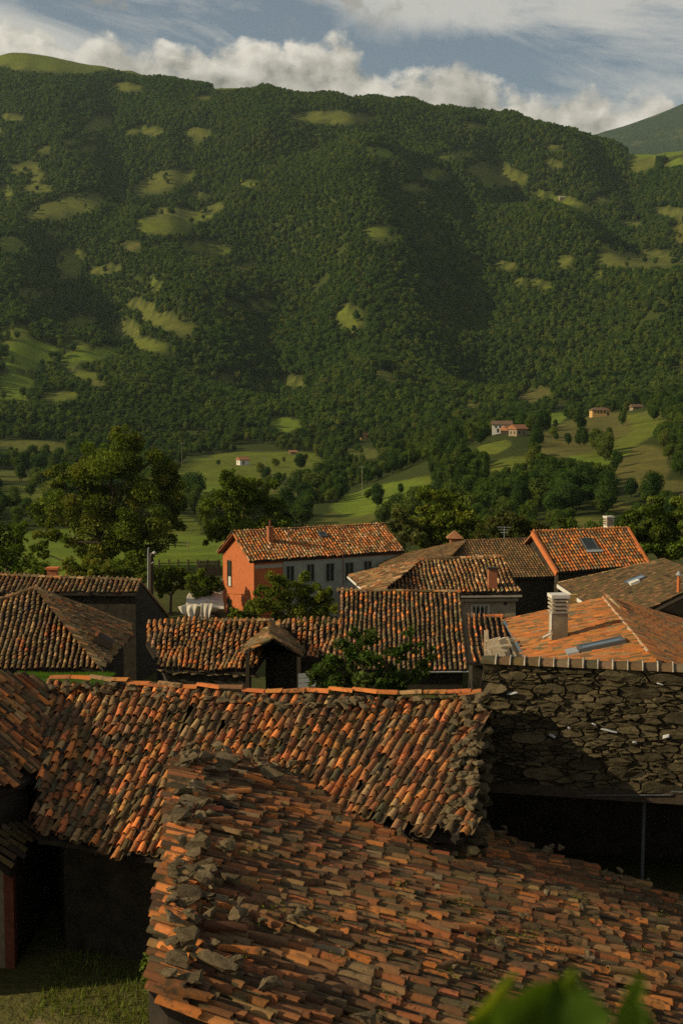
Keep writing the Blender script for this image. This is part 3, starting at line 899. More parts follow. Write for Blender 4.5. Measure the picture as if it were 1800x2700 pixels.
P, rng = wood_points(1000, 2950, 5.7, 1)
zn = fbm(P[:, 0] / 130, P[:, 1] / 130, 3, 61)
h = 8.2 * (0.7 + 0.7 * zn) * rng.uniform(0.75, 1.3, len(P)) * np.where(P[:, 1] > 2350, 0.85, 1.0)
m_, _ = meadow(P)
m2_, _ = meadow(P + np.stack([0 * h, 0 * h, h * 0.75], 1))
dens = fbm(P[:, 0] / 60, P[:, 1] / 60, 3, 91)
keep = (m_ < 0.35) & (m2_ < 0.5) & (dens > 0.22)
scrub = (m_ >= 0.35) & (rng.random(len(P)) < 0.03) & (P[:, 1] < 2150)
qf = proj(P)
sel = (keep | scrub) & (qf[:, 0] > -500) & (qf[:, 0] < 2300)
P, zn, h = P[sel], zn[sel], h[sel]
n = len(P)
wv = h * rng.uniform(0.85, 1.15, n)
zi = np.clip(((zn - 0.25) * 1.8 * 8 + rng.normal(0, 1.6, n)), 0, 7).astype(int)
scatter('forest', P, rng.uniform(0, 6.28, n), np.stack([wv, wv, h], 1), zi, far_coll, 'dense dark green forest covering the whole mountainside')

P, rng = wood_points(178, 1000, 6.6, 2)
zn = fbm(P[:, 0] / 50, P[:, 1] / 50, 3, 62)
h = np.where(P[:, 1] < 330, 4.6, 6.6) * (0.5 + 0.9 * zn) * rng.uniform(0.6, 1.3, len(P))
q = proj(P); qt = proj(P + np.stack([0 * h, 0 * h, h], 1))
m_, _ = meadow(P)
m2_, _ = meadow(P + np.stack([0 * h, 0 * h, h * 0.6], 1))
dens = fbm(P[:, 0] / 38, P[:, 1] / 55, 3, 92)
hed = np.abs(fbm(P[:, 0] / 70, P[:, 1] / 110, 2, 95) - 0.5) < 0.022
centre = (q[:, 0] > 430) & (q[:, 0] < 1120) & (q[:, 1] > 1200)
r_ = rng.random(len(P))
keep = (m_ < 0.3) & (m2_ < 0.4) & (dens > np.where(centre, 0.45, 0.36))
keep |= (m_ >= 0.3) & hed & (r_ < 0.5) & (P[:, 1] > 420) & (m2_ > 0.3)
keep |= (m_ >= 0.3) & (r_ < 0.006) & (P[:, 1] > 420)
keep &= ~((q[:, 0] > 430) & (q[:, 0] < 1120) & (P[:, 1] < 345))
# keep the sight lines to the houses on the far slope clear
CLEAR = [(640, 1218, 26, 16, 900), (1345, 1150, 52, 26, 600), (1318, 1130, 34, 18, 660), (1585, 1090, 52, 18, 830), (1676, 1080, 22, 14, 830), (963, 1150, 18, 14, 1000), (772, 1195, 18, 9, 1000)]
for cx, cy, rx, ry, dmax in CLEAR:
    keep &= ~((np.abs(q[:, 0] - cx) < rx) & (qt[:, 1] < cy + ry) & (q[:, 1] > cy - ry * 0.4) & (P[:, 1] < dmax))
P, h, zn, lone = P[keep], h[keep], zn[keep], (m_ >= 0.3)[keep]; n = len(P)
wv = h * rng.uniform(0.8, 1.25, n)
vi = np.clip((zn * 8 + rng.normal(0, 2, n)), 0, 7).astype(int)
rz_ = rng.uniform(0, 6.28, n)
# trees standing alone in the meadows are single trees, the thickets one wood
q = proj(P); qt = proj(P + np.stack([0 * h, 0 * h, h], 1))
seen = lone & (q[:, 0] > 15) & (q[:, 0] < 1785) & (qt[:, 1] < 1370)
order = np.argsort(-(h / P[:, 1]) * seen)[:48]
single = np.zeros(n, bool); single[order] = seen[order]
MARKS = [((640, 1220), 'the white hut'), ((1350, 1150), 'the red-roofed farmhouses'), ((1585, 1090), 'the yellow farmhouse'), ((1603, 1370), 'the white roof chimney'), ((954, 1300), 'the pole by the bright meadow'), ((1676, 1082), 'the hilltop shed'), ((480, 1215), 'the pole left of the white hut'), ((1060, 1390), 'the wispy willow'), ((772, 1195), 'the low meadow shed')]
NTH = ['nearest', 'second nearest', 'third nearest', 'fourth nearest', 'fifth nearest', 'sixth nearest', 'seventh nearest', 'eighth nearest', 'ninth nearest', 'tenth nearest']
tree_label, used_ = {}, [0] * len(MARKS)
pairs = sorted((math.hypot(q[i, 0] - m[0][0], (qt[i, 1] + q[i, 1]) / 2 - m[0][1]), i, k) for i in np.nonzero(single)[0] for k, m in enumerate(MARKS))
for dist_, i, k in pairs:
    if i in tree_label or used_[k] >= len(NTH): continue
    tree_label[i] = 'lone green meadow tree, ' + NTH[used_[k]] + ' to ' + MARKS[k][1]; used_[k] += 1
for i in np.nonzero(single)[0]:
    if i not in tree_label: single[i] = False
TREE_MESH = []
for i in range(8):
    V, Q, T = crown_variant(800 + i, 1900, 0.040, GREENS[i], 1.0, 1.0 + 0.15 * (i % 3))
    k = len(V) - 10                                # the trunk is the last tube: two rings of five
    mc = mesh_np('crown', V[:k], Q[np.all(Q < k, 1)], tint=T[:k]); mc.materials.append(M['far_leaf'])
    mt = mesh_np('trunk', V[k:], Q[np.all(Q >= k, 1)] - k); mt.materials.append(M['bark'])
    TREE_MESH.append((mc, mt))
for i in np.nonzero(single)[0]:
    t = bpy.data.objects.new('valley_tree', None); COL.objects.link(t)
    t.location = Vector([float(v) for v in P[i]]); t.rotation_euler = (0, 0, float(rz_[i])); t.scale = (float(wv[i]), float(wv[i]), float(h[i]))
    tag(t, tree_label[i], 'tree', 'lone trees in the valley meadows')
    for nm, me in zip(('crown', 'trunk'), TREE_MESH[vi[i]]):
        c = bpy.data.objects.new(nm, me); COL.objects.link(c); c.parent = t
P, h, wv, vi, rz_ = P[~single], h[~single], wv[~single], vi[~single], rz_[~single]
scatter('valley_woods', P, rz_, np.stack([wv, wv, h], 1), vi, mid_coll, 'scattered trees and thickets on the valley floor below the mountain')
# ------------------------------------------------------------------ village
class VWall:
    """vertical wall plane through point O running along U, outward normal N"""
    def __init__(self, O, U):
        self.O = np.asarray(O, float); U = np.array([U[0], U[1], 0.0]); self.U = U / np.linalg.norm(U)
        self.N = np.array([self.U[1], -self.U[0], 0.0]); self.Z = np.array([0, 0, 1.0])
    def hit(self, px, py):
        r = ray(px, py); P = r * ((self.O @ self.N) / (r @ self.N))
        return float((P - self.O) @ self.U), float(P[2])
    def box(self, u0, u1, n0, n1, z0, z1):
        O = np.array([self.O[0], self.O[1], 0.0])
        return obox(O, self.U, self.N, self.Z, u0, u1, n0, n1, z0, z1)
    def part(self, name, parent, mat, *a):
        V, Q = self.box(*a)
        return link(name, mesh_np(name, V, Q), mat, parent)
    def window(self, parent, u0, u1, z0, z1, frame=None, fw=0.07, bars=0):
        w = self.part('window', parent, M['glass'], u0, u1, -0.02, 0.012, z0, z1)
        L = [self.box(u0 - fw, u0, -0.02, 0.05, z0 - fw, z1 + fw), self.box(u1, u1 + fw, -0.02, 0.05, z0 - fw, z1 + fw), self.box(u0, u1, -0.02, 0.047, z1, z1 + fw), self.box(u0, u1, -0.02, 0.047, z0 - fw, z0), self.box((u0 + u1) / 2 - 0.02, (u0 + u1) / 2 + 0.02, 0.0, 0.03, z0, z1)]
        V, Q = join_vq(L)
        link('window_frame', mesh_np('window_frame', V, Q), frame or M['timber'], w)
        return w

def face_box(f, u0, u1, v0, v1, n0, n1):
    return obox(f.A, f.U, f.V, f.N, u0, u1, v0, v1, n0, n1)
def face_part(f, name, parent, mat, *a):
    V, Q = face_box(f, *a)
    return link(name, mesh_np(name, V, Q), mat, parent)
def skylight(f, roof, u0, u1, v0, v1, name='skylight', glass=None, hgt=0.12, fw=0.08):
    s = face_part(f, name, roof, glass or M['skylight'], u0, u1, v0, v1, 0.02, hgt)
    L = [face_box(f, u0 - fw, u0, v0 - fw, v1 + fw, 0.0, hgt + 0.03), face_box(f, u1, u1 + fw, v0 - fw, v1 + fw, 0.0, hgt + 0.03), face_box(f, u0, u1, v0 - fw, v0, 0.0, hgt + 0.027), face_box(f, u0, u1, v1, v1 + fw, 0.0, hgt + 0.027)]
    V, Q = join_vq(L)
    link('frame', mesh_np('frame', V, Q), M['dull_metal'], roof if roof.parent is None else s)
    return s
def mirror(P_ridge, P_eave):
    return np.array([2 * P_ridge[0] - P_eave[0], 2 * P_ridge[1] - P_eave[1], P_eave[2]])
def back_slab(roof, ridgeL, ridgeR, eL, eR, mat=None):
    bl, br = mirror(ridgeL, eL), mirror(ridgeR, eR)
    dn = np.array([0, 0, -0.12])
    V = np.array([ridgeL, ridgeR, br, bl, ridgeL + dn, ridgeR + dn, br + dn, bl + dn])
    Q = np.array([[0, 1, 2, 3], [7, 6, 5, 4], [0, 4, 5, 1], [1, 5, 6, 2], [2, 6, 7, 3], [3, 7, 4, 0]])
    link('back_slope', mesh_np('back_slope', V, Q), mat or M['deck_tile'], roof)
    return bl, br
def chimney(house, P, w, dp, h, mat, yaw=0.0, cap='slab', capmat=None):
    c = link('chimney', box_mesh('chimney', (P[0], P[1], P[2] + h / 2 - 0.3), (w, dp, h + 0.6), yaw), mat, house)
    z = P[2] + h
    if cap == 'louvre':
        for i in range(4):
            link('cap_slab', box_mesh('cap_slab', (P[0], P[1], z + 0.06 + i * 0.15), (w * 1.12, dp * 1.12, 0.07), yaw), capmat or M['mortar'], c)
            if i < 3: link('cap_core', box_mesh('cap_core', (P[0], P[1], z + 0.135 + i * 0.15), (w * 0.8, dp * 0.8, 0.08), yaw), M['beige'], c)
        link('cap_top', box_mesh('cap_top', (P[0], P[1], z + 0.66), (w * 1.2, dp * 1.2, 0.13), yaw), capmat or M['white'], c)
    else:
        link('cap_slab', box_mesh('cap_slab', (P[0], P[1], z + 0.05), (w * 1.3, dp * 1.3, 0.1), yaw), capmat or mat, c)
    return c
def brick_uvw(me, ring, base_z):
    n = len(ring); s = [0.0]
    for i in range(1, n): s.append(s[-1] + math.hypot(ring[i][0] - ring[i - 1][0], ring[i][1] - ring[i - 1][1]))
    a = me.attributes.new('uvw', 'FLOAT_VECTOR', 'POINT')
    v = np.array([[s[i], ring[i][2], 0] for i in range(n)] + [[s[i], base_z, 0] for i in range(n)], np.float32)
    a.data.foreach_set('vector', v.ravel())

# ---- tile sets
TS_FG = TileSet(dict(orange=1.6, bright=0.5, redbrown=4.4, brown=3.2, darkred=4.2, umber=3.0, grey=0.4, dark=1.2), M['tile_old'], r=0.062, h=0.062, L=0.41, th=0.012, seg=7, K=44, seed=1, chip=True, var=0.17)
TS_FGC = TileSet(dict(umber=3, dark=3, brown=0.8), M['tile_old'], r=0.066, h=0.05, L=0.38, th=0.011, seg=4, K=12, seed=2)
TS_MID = TileSet(dict(orange=3.4, bright=1.5, tan=0.8, redbrown=2.6, brown=2.2, darkred=1.4, umber=2.0, grey=0.6), M['tile_old'], r=0.058, h=0.062, L=0.36, th=0.012, seg=6, K=44, seed=3, chip=True, var=0.24)
TS_OLD = TileSet(dict(tan=2.6, brown=3.2, umber=2.6, grey=2.6, orange=0.7), M['tile_mid'], r=0.083, h=0.085, L=0.44, seg=5, seed=4)
TS_R4 = TileSet(dict(tan=2, orange=2.8, brown=2.8, bright=0.8, umber=1.4), M['tile_mid'], r=0.085, h=0.09, L=0.44, seg=5, seed=5)
TS_R5 = TileSet(dict(grey=3.5, umber=4, brown=3, bright=1.5, orange=0.8, dark=2.0, tan=1.0), M['tile_mid'], r=0.085, h=0.09, L=0.46, seg=5, K=44, seed=6, var=0.15)
TS_R6 = TileSet(dict(tan=3, orange=1.6, brown=3.2, umber=1.6, pale=0.4, grey=1), M['tile_mid'], r=0.085, h=0.088, L=0.44, seg=5, seed=7)
TS_BR = TileSet(dict(orange=4, tan=3.2, pale=1.2, brown=2.2, bright=1.2, umber=0.6), M['tile_new'], r=0.10, h=0.09, L=0.44, seg=4, K=44, seed=8, var=0.22)
TS_O8 = TileSet(dict(bright=3, orange=3.4, grey=2.0, brown=2.2), M['tile_new'], r=0.09, h=0.085, L=0.46, seg=4, seed=9)
TS_R10 = TileSet(dict(bright=2, orange=6, tan=1.2, grey=1.1, brown=1.6), M['tile_new'], r=0.10, h=0.05, L=0.41, th=0.010, seg=4, K=36, seed=10, var=0.1)
TS_RID = TileSet(dict(pale=4, tan=1), M['tile_new'], r=0.10, h=0.05, L=0.44, seg=4, K=10, seed=90, var=0.1)
TS_B7 = TileSet(dict(brown=4, umber=4.5, grey=1.2), M['tile_new'], r=0.085, h=0.07, L=0.34, seg=4, seed=12, var=0.12)
TS_R9 = TileSet(dict(umber=5, brown=1.6, dark=1.4), M['tile_new'], r=0.085, h=0.045, L=0.30, th=0.010, seg=3, seed=13, var=0.12)

# ---- brick house with the bright gable
h = thing('brick_house', 'two-storey house with bright orange brick gable and five-window shaded front', 'house', (-2, 93, -15.2))
f = Face(W(618, 1405, 92), 27.1, 29.1, px=[(614, 1404), (1016, 1383), (1067, 1453), (659, 1480)])
rL, rR, eR, eL = f.world()
roof = tile_roof(h, [f], TS_BR, pu=0.255, ex=0.33, jit=0.45, sag=0.015, wob=0.012, seed=21)
bl, br = back_slab(roof, rL, rR, eL, eR)
ring = inset_ring([eL, eR, rR, br, bl, rL], 0.42, 0.16)
me = mesh_np('brick_wall', [[*p] for p in ring] + [[p[0], p[1], -15.6] for p in ring], [[i, i + 6, (i + 1) % 6 + 6, (i + 1) % 6] for i in range(6)])
brick_uvw(me, ring, -15.6)
bw = link('brick_wall', me, M['brick'], h)
wf = VWall(np.array(ring[0]), np.array(ring[1][:2]) - np.array(ring[0][:2]))
Lf = math.hypot(ring[1][0] - ring[0][0], ring[1][1] - ring[0][1])
zt = ring[0][2]
wf.part('plaster_wall', h, M['plaster'], wf.hit(746, 1500)[0], Lf, 0.0, 0.05, -15.6, zt - 0.02)
wf.part('lintel_band', h, M['mortar'], 0.1, wf.hit(744, 1500)[0], 0.0, 0.03, zt - 0.42, zt - 0.15)
for x0, x1, y0, y1 in ((754, 774, 1493, 1534), (808, 827, 1488, 1532), (858, 879, 1486, 1531), (909, 930, 1484, 1528), (958, 978, 1480, 1514)):
    u0, z1 = wf.hit(x0, y0); u1, z0 = wf.hit(x1, y1)
    w_ = VWall(wf.O + wf.N * 0.05, wf.U)
    w_.window(h, u0, u1, z0, z1, M['plaster'], 0.06)
wg = VWall(np.array(ring[4]), np.array(ring[0][:2]) - np.array(ring[4][:2]))
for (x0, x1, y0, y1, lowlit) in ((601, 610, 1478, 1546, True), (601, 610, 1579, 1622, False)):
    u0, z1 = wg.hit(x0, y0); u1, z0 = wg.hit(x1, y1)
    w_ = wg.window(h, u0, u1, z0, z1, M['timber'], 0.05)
    if lowlit: wg.part('lit_panel', w_, M['white'], u0 + 0.12, u1, 0.013, 0.022, z0, z0 + (z1 - z0) * 0.38)  # white panel stands in for the lit lower part of the opening
ud, zd = wg.hit(585, 1545)
wg.part('meter_box', h, M['metal'], ud, ud + 0.35, 0.0, 0.2, zd - 0.5, zd + 0.5)
ridge_tiles(roof, rL + np.array([0, 0, 0.05]), rR + np.array([0, 0, 0.05]), TS_R5, 0.4, seed=4, scale=1.15)
for a_, b_ in ((rL, eL), (rL, bl)):
    ridge_tiles(roof, np.array(a_) + (0, 0, 0.03), np.array(b_) + (0, 0, 0.03), TS_BR, 0.38, seed=5, scale=1.0, name='verge_tile')
uc, vc = f.hit(712, 1428)
pc = f.at(uc, vc)
chimney(h, pc, 0.36, 0.36, 1.0, M['brick'], 0.47)
tube('chimney_pipe', [pc + (0, 0, 1.1), pc + (0, 0, 1.55)], [0.08, 0.08], M['rust'], h)
u0, v0 = f.hit(840, 1407); u1, v1 = f.hit(864, 1421)
skylight(f, roof, u0 - 0.05, u0 + 0.45, v0, v0 + 0.5, glass=M['glass'], fw=0.05)
u0, z0 = wf.hit(898, 1462); u1, z1 = wf.hit(896, 1560)
tube('downpipe', [np.array([*(wf.O + wf.U * u0 + wf.N * 0.35)[:2], z0 + 1.6]), np.array([*(wf.O + wf.U * u0 + wf.N * 0.35)[:2], -15.3])], [0.03, 0.03], M['rust'], h)

# ---- hip-roofed beige house in the middle
h = thing('hip_roof_house', 'beige rendered house with brown and orange hipped tile roof and barred window', 'house', (7, 76, -15))
A6 = W(1104, 1478, 76)
f6 = Face(A6, 3.5, 19.5, px=[(1104, 1477), (1327, 1469), (1371, 1560), (1160, 1563), (998, 1563)])
f6b = Face(A6, 3.5 - 90, 19.5, px=[(1104, 1477), (998, 1563), (965, 1560), (917, 1517)])
roof = tile_roof(h, [f6, f6b], TS_R6, pu=0.245, ex=0.32, jit=0.6, sag=0.03, wob=0.02, seed=22)
ridge_tiles(roof, f6.at(*f6.poly[0], 0.06), f6.at(*f6.poly[1], 0.06), TS_R6, 0.36, seed=6)
ridge_tiles(roof, f6.at(*f6.poly[0], 0.06), f6.at(*f6.poly[4], 0.06), TS_OLD, 0.36, seed=7)
p = f6.world(); pb = f6b.world()
ring = inset_ring([p[4], p[2], p[2] + (0.6, 9.0, 0), pb[3] + (1.5, 3.0, 0)], 0.35, 0.25)
walls_ring(h, ring, -15.2, M['beige'])
wf = VWall(np.array(ring[0]), np.array(ring[1][:2]) - np.array(ring[0][:2]))
zt = ring[0][2]; Lf = math.hypot(ring[1][0] - ring[0][0], ring[1][1] - ring[0][1])
wf.part('cornice', h, M['beige'], -0.1, Lf + 0.1, 0.0, 0.2, zt - 0.32, zt - 0.16)
wf.part('eave_board', h, M['mortar'], -0.2, Lf + 0.3, 0.0, 0.33, zt - 0.06, zt + 0.04)
u0, z1 = wf.hit(1247, 1601); u1, z0 = wf.hit(1281, 1632)
w_ = wf.window(h, u0, u1, z0, z1, M['beige'], 0.06)
for k in range(5):
    wf.part('window_bar', w_, M['metal'], u0 - 0.12 + k * (u1 - u0 + 0.24) / 4 - 0.012, u0 - 0.12 + k * (u1 - u0 + 0.24) / 4 + 0.012, 0.14, 0.165, z0, z1 + 0.15)
wf.part('window_grille_rail', w_, M['metal'], u0 - 0.15, u1 + 0.15, 0.138, 0.168, z1 + 0.13, z1 + 0.17)
u0, z1 = wf.hit(1327, 1588); u1, z0 = wf.hit(1337, 1595)
wf.part('vent', h, M['glass'], u0, u1, 0.0, 0.012, z0, z1)
pc = f6.at(*f6.hit(1297, 1548))
chimney(h, pc, 0.5, 0.42, 1.05, M['brick'], 0.06, capmat=M['timber'])
pe0, pe1 = pb[3] + (0, 0, -0.12), pb[2] + (0, 0, -0.12)
V, Q = tube_vq([pe0, pe1], [0.07, 0.07], 6); link('gutter', mesh_np('gutter', V, Q), M['white'], h)
link('side_wall', box_mesh('side_wall', tuple((pe0 + pe1) / 2 + np.array([1.0, 0.6, -1.4])), (0.3, 3.4, 2.5), 0.3), M['white'], h)

# ---- brown roofed house behind
h = thing('brown_roof_house', 'long dark house with even brown tile roof, hip and small roof turret', 'house', (13, 93, -15))
A7 = W(1225, 1427, 93)
f7 = Face(A7, 12, 24, px=[(1225, 1426), (1408, 1420), (1470, 1520), (1140, 1530)])
f7b = Face(A7, 12 - 90, 17, px=[(1225, 1426), (1172, 1478), (1000, 1496), (1004, 1476), (1190, 1432)])
roof = tile_roof(h, [f7, f7b], TS_B7, pu=0.215, ex=0.28, jit=0.12, sag=0.0, wob=0.0, seed=23, eave_jit=0.0)
ridge_tiles(roof, f7.at(*f7.poly[0], 0.06), f7.at(*f7.poly[1], 0.06), TS_R9, 0.4, seed=6, jit=0.1)
ridge_tiles(roof, f7.at(*f7.poly[0], 0.06), f7.at(*f7.hit(1168, 1478), 0.06), TS_R9, 0.4, seed=6, jit=0.1)
p = f7.world(); pb = f7b.world()
ring = inset_ring([p[3], p[2], p[1] + (-0.6, 3.6, -1.9), pb[3] + (0, 0, -0.1)], 0.4, 0.2)
walls_ring(h, ring, -15.6, M['dark_wall'])
t0 = f7b.at(*f7b.hit(1198, 1428), 0)
V, Q = obox(t0, np.array([1.0, 0, 0]), np.array([0, 1.0, 0]), np.array([0, 0, 1.0]), -0.35, 0.35, -0.35, 0.35, -0.2, 0.28)
tur = link('turret', mesh_np('turret', V, Q), M['brick'], h)
c4 = [t0 + np.array([sx * 0.62, sy * 0.62, 0.28]) for sx, sy in ((-1, -1), (1, -1), (1, 1), (-1, 1))] + [t0 + (0, 0, 0.85)]
link('turret_roof', mesh_np('turret_roof', c4, [[0, 1, 4], [1, 2, 4], [2, 3, 4], [3, 0, 4], [3, 2, 1, 0]]), M['far_roof'], tur)
a0 = f7.at(*f7.hit(1328, 1424), 0)
ant = tube('antenna', [a0 + (0, 0, -0.3), a0 + (0, 0, 1.0)], [0.025, 0.02], M['metal'], h, 5)
for dz, L_ in ((0.95, 0.5), (0.75, 0.38), (0.55, 0.28)):
    tube('antenna_rod', [a0 + (-L_, 0.1, dz), a0 + (L_, -0.1, dz)], [0.015, 0.015], M['metal'], ant, 4)

# ---- orange roofed house, far right
h = thing('orange_roof_house', 'house with steep bright orange tile roof, orange verges and white chimney', 'house', (18, 93, -15))
f8 = Face(W(1402, 1404, 92), 17, 33, px=[(1402, 1404), (1653, 1394), (1709, 1488), (1466, 1510)])
roof = tile_roof(h, [f8], TS_O8, pu=0.25, ex=0.36, jit=0.15, sag=0.0, wob=0.0, seed=24, eave_jit=0.01)
rL, rR, eR, eL = f8.world()
bl, br = back_slab(roof, rL, rR, eL, eR, M['far_roof'])
ring = inset_ring([eL, eR, rR, br, bl, rL], 0.4, 0.18)
walls_ring(h, ring, -15.6, M['dark_wall'])
ridge_tiles(roof, rL + (0, 0, 0.06), rR + (0, 0, 0.06), TS_O8, 0.4, seed=8, jit=0.1)
u_, v_ = f8.poly[3]
dvec = np.array(eL) - np.array(rL); Ls = np.linalg.norm(dvec); dvec /= Ls
for (Pa, sg) in ((rL, -1), (rR, 1)):
    V, Q = obox(np.array(Pa), f8.U, dvec if sg < 0 else (np.array(eR) - np.array(rR)) / np.linalg.norm(np.array(eR) - np.array(rR)), f8.N, -0.08, 0.08, 0, np.linalg.norm((eL - rL) if sg < 0 else (eR - rR)) + 0.1, -0.22, 0.16)
    link('verge_board', mesh_np('verge_board', V, Q), M['orange_trim'], h)
u0, v0 = f8.hit(1530, 1424)
skylight(f8, roof, u0, u0 + 0.85, v0, v0 + 1.15, glass=M['glass'])
face_part(f8, 'skylight_apron', roof, M['metal'], u0 - 0.12, u0 + 1.1, v0 + 1.25, v0 + 1.5, 0.02, 0.12)
pc = W(1603, 1396, 96.5)
chimney(h, pc + (0, 0, -0.2), 0.55, 0.55, 0.5, M['white'], 0.3, 'louvre')

# ---- wide brown-roofed house, right
h = thing('slate_brown_house', 'low house with wide dull brown roof, skylight and capped flue pipe', 'house', (19, 76, -15))
f9 = Face(W(1746, 1475, 82), -84, 20.5, px=[(1746, 1475), (1469, 1538), (1545, 1590), (1632, 1648), (1707, 1606), (1905, 1510), (1850, 1515)])
roof = tile_roof(h, [f9], TS_R9, pu=0.20, ex=0.26, jit=0.06, tilt=0.05, sag=0.0, wob=0.0, seed=25, eave_jit=0.0)
ea, eb = f9.at(*f9.hit(1469, 1538)), f9.at(*f9.hit(1632, 1648))
rt = f9.at(*f9.hit(1746, 1475)); rn = f9.at(*f9.hit(1850, 1515))
L_ = [obox(ea, (eb - ea) / np.linalg.norm(eb - ea), f9.H, np.array([0, 0, 1.0]), 0, np.linalg.norm(eb - ea), -0.05, 0.06, -0.3, -0.06)]
V, Q = join_vq(L_); link('fascia', mesh_np('fascia', V, Q), M['white'], h)
e1 = (eb - ea) / np.linalg.norm(eb - ea); in1 = np.array([1.0, 0.12, 0])
c0, c1 = ea + in1 * 0.9 + (0, 0, 0.1), eb + in1 * 0.9 + (0, 0, 0.1)
ring = [(c0[0], c0[1] - 0.4, ea[2] - 0.05), (c1[0], c1[1] + 0.4, eb[2] - 0.05), (c1[0] + 9, c1[1] + 0.9, eb[2] + 0.3), (c0[0] + 9, c0[1], ea[2] + 0.3)]
walls_ring(h, ring, -15.6, M['dark_wall'])
pp = W(1507, 1592, 80.5)
link('porch_post', box_mesh('porch_post', (pp[0], pp[1], pp[2] - 1.2), (0.7, 0.3, 3.6), 0.2), M['yellow'], h)
ridge_tiles(roof, rt + (0, 0, 0.03), f9.at(*f9.hit(1472, 1537), 0.03), TS_OLD, 0.5, seed=9, scale=0.9, jit=0.1, name='verge_tile')
u0, v0 = f9.hit(1682, 1524)
skylight(f9, roof, u0, u0 + 0.8, v0 - 0.2, v0 + 0.9, glass=M['skylight'])
face_part(f9, 'vent_cap', roof, M['white'], f9.hit(1673, 1537)[0], f9.hit(1673, 1537)[0] + 0.5, f9.hit(1673, 1537)[1] - 0.2, f9.hit(1673, 1537)[1] + 0.4, 0.03, 0.2)
pf = f9.at(*f9.hit(1787, 1562))
fl = tube('flue_pipe', [pf + (0, 0, -0.2), pf + (0, 0, 0.75), pf + (0, 0, 0.76), pf + (0, 0, 1.0)], [0.1, 0.1, 0.07, 0.07], M['orange_trim'], h, 8)
V, Q = tube_vq([pf + (0, 0, 1.0), pf + (0, 0, 1.03), pf + (0, 0, 1.25)], [0.17, 0.17, 0.02], 8); link('flue_cowl', mesh_np('flue_cowl', V, Q), M['metal'], fl)
# beam under the near verge
b0, b1 = f9.at(*f9.hit(1632, 1648)), f9.at(*f9.hit(1905, 1510))
V, Q = tube_vq([b0 + (0, 0, -0.25), b1 + (0, 0, -0.25)], [0.12, 0.12], 4); link('verge_beam', mesh_np('verge_beam', V, Q), M['timber'], h)

# ---- new orange roof behind the stone wall
h = thing('new_roof_house', 'house with new mottled orange roof, pale mortared ridge and tall beige chimney', 'house', (11, 48, -14))
f10 = Face(W(1599, 1575, 54), -92, 12.5, px=[(1599, 1575), (1331, 1635), (1384, 1735), (1420, 1800), (1745, 1745)])
A10 = np.array(f10.A)
f10b = Face(A10, 88, 22.0, px=[(1599, 1575), (1745, 1745), (1900, 1800), (1960, 1680), (1800, 1634)])
roof = tile_roof(h, [f10, f10b], TS_R10, pu=0.22, ex=0.36, jit=0.06, sag=0.0, wob=0.0, seed=26, eave_jit=0.1, tilt=0.035)
p = f10.world()
rr0, rr1 = p[0], f10.at(*f10.hit(1722, 1719))
ridge_tiles(roof, rr0 + (0, 0, 0.04), rr1 + (0, 0, 0.04), TS_RID, 0.42, seed=10, scale=1.3, jit=0.15, sink=-0.05)
rd = (rr1 - rr0) / np.linalg.norm(rr1 - rr0); rx = np.cross(rd, [0, 0, 1.0]); rx /= np.linalg.norm(rx); rz = np.cross(rx, rd)
mv, mq, nn_ = [], [], 26
for i in range(nn_):     # pale mortar bedding the ridge tiles
    q = rr0 + (rr1 - rr0) * (i / (nn_ - 1)); wl, wr = RNG.uniform(0.24, 0.34), RNG.uniform(0.2, 0.3)
    for (x_, z_) in ((-wl, -0.14), (-wl * 0.8, 0.03), (0, 0.10), (wr * 0.8, 0.03), (wr, -0.14)): mv.append(q + rx * x_ + rz * z_)
for i in range(nn_ - 1):
    for j in range(4): mq.append([i * 5 + j, i * 5 + j + 1, (i + 1) * 5 + j + 1, (i + 1) * 5 + j])
link('ridge_mortar', mesh_np('ridge_mortar', mv, mq), M['ridge_mortar'], roof)
ridge_tiles(roof, f10.at(*f10.hit(1331, 1634), 0.03), f10.at(*f10.hit(1599, 1575), 0.03), TS_R10, 0.4, seed=11, scale=0.8, jit=0.1, name='verge_tile')
g0, g1 = f10.at(*f10.hit(1328, 1634), -0.05), f10.at(*f10.hit(1420, 1800), -0.05)
V, Q = tube_vq([g0, g1], [0.075, 0.075], 8); link('gutter', mesh_np('gutter', V, Q), M['skylight'], h)
ring = inset_ring([p[1], p[3], p[4] + (0.2, 0, -0.1), f10b.world()[2], f10b.world()[3], p[0]], 0.4, 0.25)
walls_ring(h, ring, -14.6, M['dark_wall'])
pc = f10.at(*f10.hit(1470, 1684))
chimney(h, pc, 0.58, 0.58, 0.98, M['beige'], 0.1, 'louvre')
tube('flue_elbow', [pc + (-0.62, -0.35, 0.1), pc + (-0.36, -0.3, 0.22), pc + (-0.31, -0.28, 0.4), pc + (-0.31, -0.28, 1.0)], [0.05, 0.05, 0.05, 0.05], M['white'], h, 6)
ua, va = f10.hit(1634, 1694); ub, vb = f10.hit(1545, 1732)
skylight(f10, roof, min(ua, ub) - 0.1, min(ua, ub) + 0.45, va, vb, fw=0.12, hgt=0.16)
face_part(f10, 'skylight_flashing', roof, M['metal'], min(ua, ub) - 0.25, min(ua, ub) + 0.6, vb + 0.15, vb + 0.55, 0.03, 0.12)

